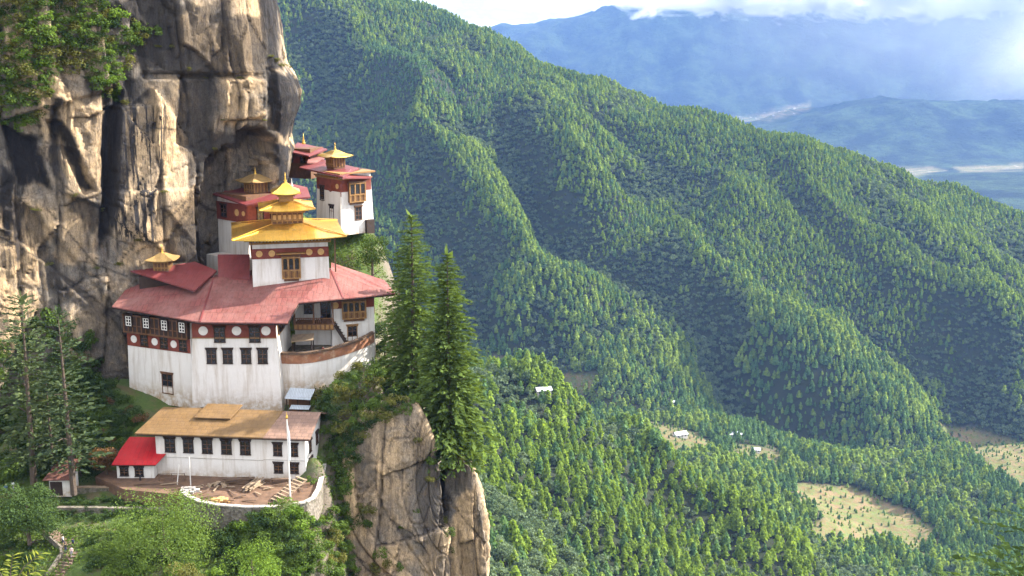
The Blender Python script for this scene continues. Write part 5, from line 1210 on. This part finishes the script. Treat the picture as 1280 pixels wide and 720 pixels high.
# ------------------------------------------------------------------ people
SKIN = m_plain('skin', (0.33, 0.19, 0.125), .6, .1); HAIR = m_plain('hair', (0.012, 0.010, 0.009), .6, .1)
PC = {n: m_plain('cloth_' + n, c, .85, .12) for n, c in dict(white=(.70, .70, .72), navy=(.02, .03, .07), black=(.015, .015, .018), pink=(.62, .42, .40), grey=(.2, .2, .22), blue=(.06, .12, .30), maroon=(.16, .02, .02)).items()}
def person(label, pos, face, top, legs, stride=.0, arm=.0, hold=None, sit=False, h=1.7, group=None):
    """one continuous skinned figure: joints with radii, then trousers, shirt and skin by height"""
    s_ = h / 1.7; J = {}; E_ = []; R_ = {}
    def j(n, x, y, z, r, par=None, r2=None):
        J[n] = (x * s_, y * s_, z * s_); R_[n] = (r * s_, (r2 or r) * s_)
        if par: E_.append((par, n))
    dz = -.45 if sit else 0
    j('pelvis', 0, 0, .94 + dz, .15, None, .11); j('waist', 0, 0, 1.08 + dz, .135, 'pelvis', .10); j('chest', 0, .01, 1.28 + dz, .165, 'waist', .115); j('neck', 0, 0, 1.46 + dz, .06, 'chest'); j('chin', 0, -.01, 1.53 + dz, .07, 'neck'); j('head', 0, -.01, 1.60 + dz, .098, 'chin'); j('crown', 0, .005, 1.68 + dz, .065, 'head'); j('nose', 0, -.115, 1.585 + dz, .016, 'head')
    for sd_, a in ((-1, 1), (1, -1)):
        st_ = stride * a
        if sit: j(f'knee{sd_}', sd_ * .11, -.42, .52, .075, 'pelvis'); j(f'ank{sd_}', sd_ * .11, -.40, .09, .048, f'knee{sd_}')
        else: j(f'hip{sd_}', sd_ * .095, 0, .86, .095, 'pelvis'); j(f'knee{sd_}', sd_ * .10, -st_ * .6 - .03, .48, .068, f'hip{sd_}'); j(f'ank{sd_}', sd_ * .10, -st_, .09, .045, f'knee{sd_}')
        j(f'toe{sd_}', sd_ * .11, J[f'ank{sd_}'][1] / s_ - .15, .045, .036, f'ank{sd_}')
        j(f'sh{sd_}', sd_ * .19, .01, 1.39 + dz, .062, 'chest'); j(f'elb{sd_}', sd_ * .25, .04 + st_ * .4 - arm * .1, 1.12 + dz, .045, f'sh{sd_}'); j(f'wri{sd_}', sd_ * (.25 - .06 * arm), st_ * .6 - .06 - arm * .26, .90 + arm * .18 + dz, .033, f'elb{sd_}')
        wx, wy, wz = [v / s_ for v in J[f'wri{sd_}']]; j(f'palm{sd_}', wx, wy - .02, wz - .07, .036, f'wri{sd_}', .02)
        for q in range(4): j(f'f{q}{sd_}', wx + (q - 1.5) * .018, wy - .035, wz - .15 + .008 * abs(q - 1.5), .009, f'palm{sd_}')
        j(f't{sd_}', wx - sd_ * .035, wy - .05, wz - .10, .010, f'palm{sd_}')
    nm = list(J); me = bpy.data.meshes.new('person'); me.from_pydata([J[n] for n in nm], [(nm.index(a), nm.index(b_)) for a, b_ in E_], []); me.update()
    o = bpy.data.objects.new('person', me); COL.objects.link(o)
    sk_ = o.modifiers.new('skin', 'SKIN'); o.modifiers.new('sub', 'SUBSURF').levels = 1
    for i, n in enumerate(nm): me.skin_vertices[0].data[i].radius = R_[n]
    me.skin_vertices[0].data[0].use_root = True
    dg = bpy.context.evaluated_depsgraph_get(); ev = o.evaluated_get(dg); m2 = bpy.data.meshes.new_from_object(ev); o.modifiers.clear(); o.data = m2; bpy.data.meshes.remove(me)
    for m_ in (SKIN, PC[top], PC[legs]): m2.materials.append(m_)
    idx = []
    for p_ in m2.polygons:
        x, y, z = [v / s_ for v in p_.center]; z -= dz
        if z > 1.455 and abs(x) < .12: i = 0
        elif abs(x) > .20 and z < .93 + arm * .2: i = 0
        elif z > .98 or (abs(x) > .185 and z > .8): i = 1
        else: i = 2
        if sit and z - 0 < 1.42 and p_.center.z / s_ < .60: i = 2
        idx.append(i)
    m2.polygons.foreach_set('material_index', np.array(idx, np.int32)); m2.polygons.foreach_set('use_smooth', np.ones(len(idx), bool)); m2.name = 'person'
    o.location = pos; o.rotation_euler = (0, 0, face); tag(o, label, 'person', group)
    hb = MB(); hb.lathe(0, .02 * s_, [(.098 * s_, (1.585 + dz) * s_), (.112 * s_, (1.64 + dz) * s_), (.095 * s_, (1.70 + dz) * s_), (.03 * s_, (1.735 + dz) * s_)], 12); ho = hb.build('hair', HAIR, o, smooth=True)
    return o
def onstep(f):
    f *= 3; k_ = min(int(f), 2); return SPT[k_].lerp(SPT[k_ + 1], f - k_) + Vector((0, 0, .04))
person('person in a white top and dark trousers climbing the upper stone stairs', onstep(.28) + Vector((-.5, 0, 0)), rad(150), 'white', 'navy', .18)
person('person in dark blue clothes next to the one in white on the stairs', onstep(.34) + Vector((.6, 0, 0)), rad(160), 'navy', 'black', .15)
person('person in black at the turn of the stone stairs', onstep(.62) + Vector((-.7, 0, 0)), rad(20), 'black', 'navy', .16)
person('person in pale pink with bent arms on the lower stone stairs', onstep(.70) + Vector((.5, 0, 0)), rad(15), 'pink', 'grey', .14, .6)
person('person in black standing at the wall of the scarlet roofed hut', Q0 + Vector((4.4, -1.2, .35)), rad(-20), 'black', 'black', 0, .3)
person('person in blue at the left edge under the ragged pines', at(8, 616, 192), rad(60), 'blue', 'navy', .12)
person('person in white walking at the left edge behind the one in blue', at(17, 613, 194), rad(70), 'white', 'grey', .16)
person('person in navy leaning on the balcony rail below the pink roof', Vector((-36.6, 225.0, -67.4 + 13.42)), rad(10), 'navy', 'black', 0, .8)
person('person in maroon sitting on the round terrace near its door', Vector((-36.2, 222.6, -59.15)), rad(-15), 'maroon', 'maroon', 0, .3, sit=True)

# ------------------------------------------------------------------ farmhouses far below in the valley
def farm(px, py, w, d, h, rz, roofm, label, Y=None):
    x, y = hit(px, py, height, 600, 3000); t = thing('farmhouse', label, 'house', (x, y, float(height(np.array([x]), np.array([y]))[0])), rz)
    b = MB(); b.box(-w / 2, w / 2, -d / 2, d / 2, -3, h); b.build('wall', M['wall'], t)
    b = MB(); a = d / 2 + 1.2; b.slab([(-w / 2 - 1, -a, h), (w / 2 + 1, -a, h), (w / 2 + 1, 0, h + d * .28), (-w / 2 - 1, 0, h + d * .28)], .3); b.slab([(-w / 2 - 1, 0.01, h + d * .28), (w / 2 + 1, 0.01, h + d * .28), (w / 2 + 1, a, h), (-w / 2 - 1, a, h)], .3); b.build('roof', roofm, t)
    for i in range(3): window(t, -w / 3 + w / 3 * i, -d / 2, h * .55, 1.6, 1.8)
    return t
tinw = m_sheet('white_tin', (0.55, 0.56, 0.58), .06, 1.0, 9, .03, .45, .2); tint = m_sheet('turquoise_tin', (0.10, 0.36, 0.36), .08, 1.0, 9, .03, .45, .1)
farm(679, 494, 13, 8, 5, .3, tinw, 'small pale house at the top edge of the yellow green spur')
farm(843, 505, 13, 7, 4, -.1, tinw, 'grey roofed house half hidden by trees at the foot of the mountain')
farm(850, 546, 19, 12, 5, .4, tinw, 'white roofed farmhouse in the grassy gap between the pines, left of the pair')
farm(918, 546, 20, 11, 5, .1, tinw, 'white roofed farmhouse at the edge of the dark pines, right of the pair')
farm(945, 565, 12, 8, 4, -.2, tinw, 'small pale house just below the white roofed pair')
farm(1219, 613, 22, 10, 5, -.2, tint, 'long house with a turquoise roof among the pines right of the clearing')
farm(1206, 621, 13, 9, 4, .5, tinw, 'little grey house next to the turquoise roofed one')
# ================================================================== plants near the monastery
M['leaf_mid'] = m_foliage('leaf_mid', (0.028, 0.050, 0.014), (0.125, 0.185, 0.040), .35, .5)
M['leaf_bright'] = m_foliage('leaf_bright', (0.040, 0.080, 0.016), (0.180, 0.270, 0.045), .4, .5)
M['leaf_dark'] = m_foliage('leaf_dark', (0.014, 0.028, 0.012), (0.060, 0.095, 0.030), .28, .5)
M['leaf_olive'] = m_foliage('leaf_olive', (0.050, 0.052, 0.018), (0.175, 0.175, 0.050), .35, .5)
M['leaf_rust'] = m_foliage('leaf_rust', (0.060, 0.040, 0.022), (0.170, 0.095, 0.045), .3, .5)
M['cypress'] = m_foliage('cypress', (0.018, 0.036, 0.013), (0.115, 0.165, 0.042), .34, .25)
M['scrub_pine'] = m_foliage('scrub_pine', (0.022, 0.038, 0.020), (0.085, 0.110, 0.050), .28, .3)
rs = np.random.default_rng(77)
SHR = {}
for key in ('leaf_mid', 'leaf_bright', 'leaf_dark', 'leaf_olive', 'leaf_rust'):
    SHR[key] = []
    for v in range(3):
        V, F = lump_crown(1.9, 1.0, 9, 900, rs, 0.085, -0.05, .85, .8)
        me = mesh_np('shrub', V, F); me.materials.append(M[key]); SHR[key].append(me)
def shrub(p, r, key, label, group, hk=1.0, name='shrub'):
    o = bpy.data.objects.new(name, random.choice(SHR[key])); COL.objects.link(o)
    o.location = p; o.rotation_euler = (random.uniform(-.15, .15), random.uniform(-.15, .15), random.uniform(0, 6.28)); o.scale = (r, r, r * hk)
    return tag(o, label, 'shrub', group)
REST = []
def scatter(poly, nind, n, r0, r1, keys, label, group, hk=1.0, off=0.25, name='shrub', mind=0.6):
    xs = [p[0] for p in poly]; ys = [p[1] for p in poly]; got = []; tries = 0
    while len(got) < n and tries < n * 60:
        tries += 1; px = random.uniform(min(xs), max(xs)); py = random.uniform(min(ys), max(ys))
        if not inpoly(np.array([px]), np.array([py]), poly)[0]: continue
        r = random.uniform(r0, r1)
        if any(math.hypot(px - a, py - b) < mind * (r + c) * 6.9 for a, b, c, *_ in got): continue
        h, nn = cast(px, py)
        if h is None: continue
        got.append((px, py, r, h - Vector((0, 0, r * off * 2)), random.choice(keys)))
    got.sort(key=lambda q: -q[2])
    for q in got[:nind]: shrub(q[3], q[2], q[4], label, group, hk, name)
    REST.extend((q[3], q[2], q[4], hk) for q in got[nind:])
    return got
scatter([(0, 0), (118, 0), (150, 25), (196, 42), (165, 62), (152, 95), (150, 130), (128, 122), (95, 84), (62, 92), (52, 150), (24, 166), (0, 158)], 78, 210, 1.2, 3.0, ['leaf_mid', 'leaf_mid', 'leaf_bright', 'leaf_olive', 'leaf_dark'],
        'green shrub clinging to the ledges at the top of the cliff', 'shrubs on the cliff ledges', .8, .22, mind=.34)
for px, py, r in [(345, 75, 1.1), (352, 82, 1.3), (338, 70, .8), (300, 98, .8), (256, 97, .9), (280, 150, .7), (206, 240, .8), (126, 262, .9), (94, 244, .8), (150, 330, 1.0), (120, 335, .9), (44, 262, 1.0), (268, 186, .7), (330, 150, .7), (174, 300, .9), (60, 330, 1.1), (236, 86, .9), (216, 58, .8), (198, 58, .9), (156, 128, 1.2), (362, 84, .7)]:
    h, n = cast(px, py)
    if h: shrub(h - Vector((0, 0, r * .5)), r, 'leaf_olive', 'olive tuft growing from a crack in the bare rock face', 'tufts in cracks of the rock face', .6, 'rock_tuft')
scatter([(0, 440), (60, 400), (128, 440), (146, 520), (152, 575), (70, 598), (0, 612)], 45, 80, 1.5, 3.4, ['leaf_dark', 'leaf_dark', 'leaf_mid'], 'dark shrub in the shaded thicket left of the red roofed hut', 'shrubs of the thicket beside the hut', 1.1, mind=.42)
scatter([(275, 645), (408, 645), (428, 600), (446, 722), (280, 722)], 58, 95, 1.0, 2.4, ['leaf_mid', 'leaf_mid', 'leaf_bright', 'leaf_dark'], 'leafy green shrub on the slope under the retaining wall', 'shrubs under the retaining wall', .9, mind=.42)
scatter([(385, 492), (420, 470), (462, 452), (500, 470), (512, 500), (490, 520), (452, 540), (430, 600), (410, 560)], 62, 110, 1.1, 2.6, ['leaf_olive', 'leaf_olive', 'leaf_mid', 'leaf_mid', 'leaf_dark', 'leaf_mid', 'leaf_dark'], 'olive green shrub on the steep bank below the round parapet', 'shrubs on the bank below the parapet', .9, mind=.40)
scatter([(112, 672), (190, 655), (275, 668), (285, 722), (104, 722)], 26, 45, 1.0, 2.2, ['leaf_mid', 'leaf_dark', 'leaf_bright'], 'green shrub at the foot of the slope beside the stone stairs', 'shrubs beside the stone stairs', .9)
scatter([(104, 490), (165, 500), (178, 530), (150, 560), (104, 560)], 14, 44, 1.0, 2.2, ['leaf_dark', 'leaf_rust', 'leaf_mid'], 'dark shrub below the left wing between the thicket and the ochre roof', 'shrubs below the left wing', .9, mind=.42)
scatter([(78, 626), (190, 626), (190, 650), (80, 650)], 8, 30, .9, 1.5, ['leaf_dark'], 'dark low shrub on the bank under the old stone wall', 'shrubs under the stone wall', .8, mind=.4)
scatter([(0, 640), (48, 680), (46, 722), (0, 722)], 10, 14, 1.0, 2.0, ['leaf_dark', 'leaf_mid'], 'dark shrub left of the stone stairs', 'shrubs left of the stairs', 1)
scatter([(415, 545), (445, 520), (470, 503), (516, 498), (520, 512), (492, 524), (456, 540), (436, 600), (432, 722), (408, 722)], 0, 60, .9, 2.2, ['leaf_mid', 'leaf_mid', 'leaf_olive', 'leaf_dark'], '', '', .9, mind=.35)
for px, py, r in [(459, 640, 2.1), (456, 655, 1.7), (476, 695, 1.8), (468, 712, 1.8), (484, 706, 1.2), (500, 712, 1.4), (560, 668, 1.5), (556, 652, 1.1), (563, 690, 1.0), (502, 660, .8), (520, 640, .7), (535, 600, 1.3), (520, 552, 1.0), (555, 566, 1.5), (540, 578, 1.6), (575, 575, 1.0)]:
    h, n = cast(px, py)
    if h: shrub(h - Vector((0, 0, r * .6)), r, random.choice(['leaf_mid', 'leaf_olive']), 'small green bush growing in a cleft of the rock buttress', 'bushes in clefts of the buttress', .95, 'rock_bush')
# the smaller growth between the shrubs, too dense to tell apart
mats_ = list(SHR); Vs = []; Fs = []; Ms = []; n0 = 0
for p, r, key, hk in REST:
    sm_ = random.choice(SHR[key]); co = np.empty(len(sm_.vertices) * 3, np.float32); sm_.vertices.foreach_get('co', co); co = co.reshape(-1, 3) * [r, r, r * hk]
    a = random.uniform(0, 6.28); R = np.array([[math.cos(a), math.sin(a), 0], [-math.sin(a), math.cos(a), 0], [0, 0, 1]]); Vs.append(co @ R + np.array(p[:]))
    f = np.arange(len(co)).reshape(-1, 4) + n0; Fs.append(f); n0 += len(co); Ms.append(np.full(len(f), mats_.index(key), np.int32))
me = mesh_np('shrubbery', np.concatenate(Vs), np.concatenate(Fs)); o = link('shrubbery', me, [M[k_] for k_ in mats_]); me.polygons.foreach_set('material_index', np.concatenate(Ms))
tag(o, 'tangled small growth filling the gaps between the shrubs', 'undergrowth', kind='stuff')
# low growth covering the slope
nn = 130000; X = rs.uniform(-125, -8, nn); Y = rs.uniform(165, 262, nn); Zg = slope_h(X, Y) + .5 * fbm(X / 5, Y / 5, X * 0, 4, .55, 91)
k = fbm(X / 6, Y / 6, X * 0, 3, .5, 12) > -.35
for (x0, x1, y0, y1) in ((-76, -34, 186.5, 226), (-62, -32, 218, 236)): k &= ~((X > x0) & (X < x1) & (Y > y0) & (Y < y1))
X, Y, Zg = X[k], Y[k], Zg[k]; V, F = leaf_quads(np.stack([X, Y, Zg + rs.uniform(.02, .8, len(X))], 1), np.tile([.2, -.45, .6], (len(X), 1)), np.full(len(X), .25), rs, .5, .35)
tag(link('undergrowth', mesh_np('undergrowth', V, F), M['leaf_mid']), 'grass and low creepers covering the steep slope', 'undergrowth', kind='stuff')

def bush(name, label, cat, px, py, Y, wpx, hpx, mat, lumps, leaves, leaf=.16, limbs=6):
    """py is the picture height of its base"""
    p = at(px, py, Y); ppm = FPX / (Y * CP - p.z * SP); r = wpx / 2 / ppm; h = hpx / ppm
    t = thing(name, label, cat, p); V, F = lump_crown(h, r, lumps, leaves, rs, leaf, .02, .85, .8, True)
    link('crown', mesh_np('crown', V, F), M[mat], t); link('trunk', trunk_mesh('trunk', h * .7, r * .05 + .08, limbs, rs, 0, r * .6, .15), M['bark'], t); return t
bush('bush', 'large yellow green bush spreading in front of the courtyard wall', 'bush', 208, 728, 176, 146, 128, 'leaf_mid', 40, 17000, .16)
bush('bush', 'dense rounded dark green bush above the stone stairs', 'bush', 38, 690, 180, 82, 94, 'leaf_dark', 30, 13000, .17)
bush('bush', 'bright green feathery bush at the bottom under the retaining wall', 'bush', 316, 732, 170, 80, 50, 'leaf_bright', 14, 4500, .15)
bush('bush', 'small yellowing bush at the bottom edge beside the big one', 'bush', 232, 735, 168, 50, 40, 'leaf_olive', 8, 1800, .15)
bush('bush', 'bright green round bush at the foot of the upper tower', 'bush', 466, 352, 246, 54, 72, 'leaf_mid', 14, 4200, .18)
bush('bush', 'dark bush wedged between the pink roof and the conifers', 'bush', 482, 470, 236, 50, 95, 'leaf_dark', 12, 3500, .18)
bush('bush', 'rust tinged bush leaning over the red roofed hut', 'bush', 134, 602, 200, 48, 66, 'leaf_rust', 10, 2600, .17)
bush('bush', 'thick dark green bush left of the rust tinged one', 'bush', 102, 610, 202, 60, 90, 'leaf_dark', 12, 3600, .18)
bush('bush', 'small green bush inside the courtyard beside the plank steps', 'bush', 389, 606, 195, 15, 18, 'leaf_mid', 5, 500, .12, 3)

def tall_conifer(label, px, py, Y, hpx, wpx, mat, whorls, per, tufts, base, shape, droop, up, gap, lean=0.0, size=.92, limbs=14):
    p = at(px, py, Y); ppm = FPX / (Y * CP - p.z * SP); h = hpx / ppm; r = wpx / 2 / ppm
    t = thing('conifer_tree', label, 'conifer', p); V, F = conifer_crown(h, r, whorls, per, tufts, rs, base, droop, up, size, shape, gap, .9, .34, False, (.42, 1.28))
    V[:, 0] += lean * (V[:, 2] / h)
    link('crown', mesh_np('crown', V, F), M[mat], t); link('trunk', trunk_mesh('trunk', h * .96, h * .013 + .05, limbs, rs, lean, r * .8, base + .05), M['bark'], t); return t
tall_conifer('tallest dark green conifer with drooping sprays right of the pink roof', 562, 590, 212, 280, 96, 'cypress', 60, 15, 17, .10, .62, .42, .22, .10)
tall_conifer('tall conifer with a bare lower trunk behind the tallest one', 519, 545, 222, 280, 82, 'cypress', 56, 14, 16, .16, .55, .35, .25, .15)
tall_conifer('slim shaded conifer between the pink roof and the two tall ones', 502, 520, 229, 195, 50, 'cypress', 42, 12, 12, .18, .6, .35, .2, .2)
tall_conifer('short conifer at the right foot of the tallest one', 577, 600, 216, 120, 46, 'cypress', 30, 11, 11, .08, .7, .35, .2, .15)
tall_conifer('thin ragged pine against the rock, leftmost of the pair', 42, 600, 197, 238, 92, 'scrub_pine', 30, 8, 13, .12, .45, .15, .22, .24, .6)
tall_conifer('thin ragged pine with a flat top beside the left wing of the monastery', 92, 612, 194, 232, 80, 'scrub_pine', 28, 8, 13, .14, .4, .12, .25, .24, -.3)
tall_conifer('small spindly pine between the two ragged ones', 68, 605, 199, 150, 48, 'scrub_pine', 22, 8, 9, .12, .5, .15, .2, .3)
# two plants close to the camera, at the edges of the picture
p = at(1262, 1130, 40); t = thing('pine_tree', 'dark pine branches reaching in at the lower right corner', 'pine tree', p)
V, F = conifer_crown(16, 4.8, 30, 11, 12, rs, base=.1, droop=.3, up=.2, size=.55, shape=.36, gap=.2, roll=.8, wide=.3); link('crown', mesh_np('crown', V, F), M['leaf_dark'], t); link('trunk', trunk_mesh('trunk', 15.5, .2, 14, rs, 0, 2.6, .2), M['bark'], t)
p = at(12, 742, 24); t = thing('leafy_plant', 'pale yellow green plant with pointed leaves at the lower left corner', 'plant', p)
st = MB(); P = []; D = []
for a, ln in ((-.55, .62), (.1, .72), (.75, .85), (1.15, .55), (-1.1, .5)):
    pts = [Vector((0, 0, 0)), Vector((math.sin(a) * ln * .45, 0.05, ln * .55)), Vector((math.sin(a) * ln, .1, ln * (.55 + .4 * math.cos(a))))]
    st.tube(pts, [.012, .008, .004], 5)
    for q in range(16):
        f = .25 + .75 * q / 16; c = pts[0].lerp(pts[1], f * 2) if f < .5 else pts[1].lerp(pts[2], f * 2 - 1)
        P.append(c); sg = 1 if q % 2 else -1; D.append((sg * .8 * math.cos(a) + math.sin(a) * .5, rs.uniform(-.5, .5), .35 - sg * .5 * math.sin(a)))
V, F = needle_quads(np.array([v[:] for v in P]), np.array(D), np.full(len(P), .17), np.full(len(P), .024), rs, .2)
link('leaves', mesh_np('leaves', V, F), m_foliage('leaf_lime', (0.12, 0.15, 0.03), (0.36, 0.36, 0.075), .4, .5), t); t.scale = (1.25, 1.25, 1.25); st.build('stem', M['bark'], t)
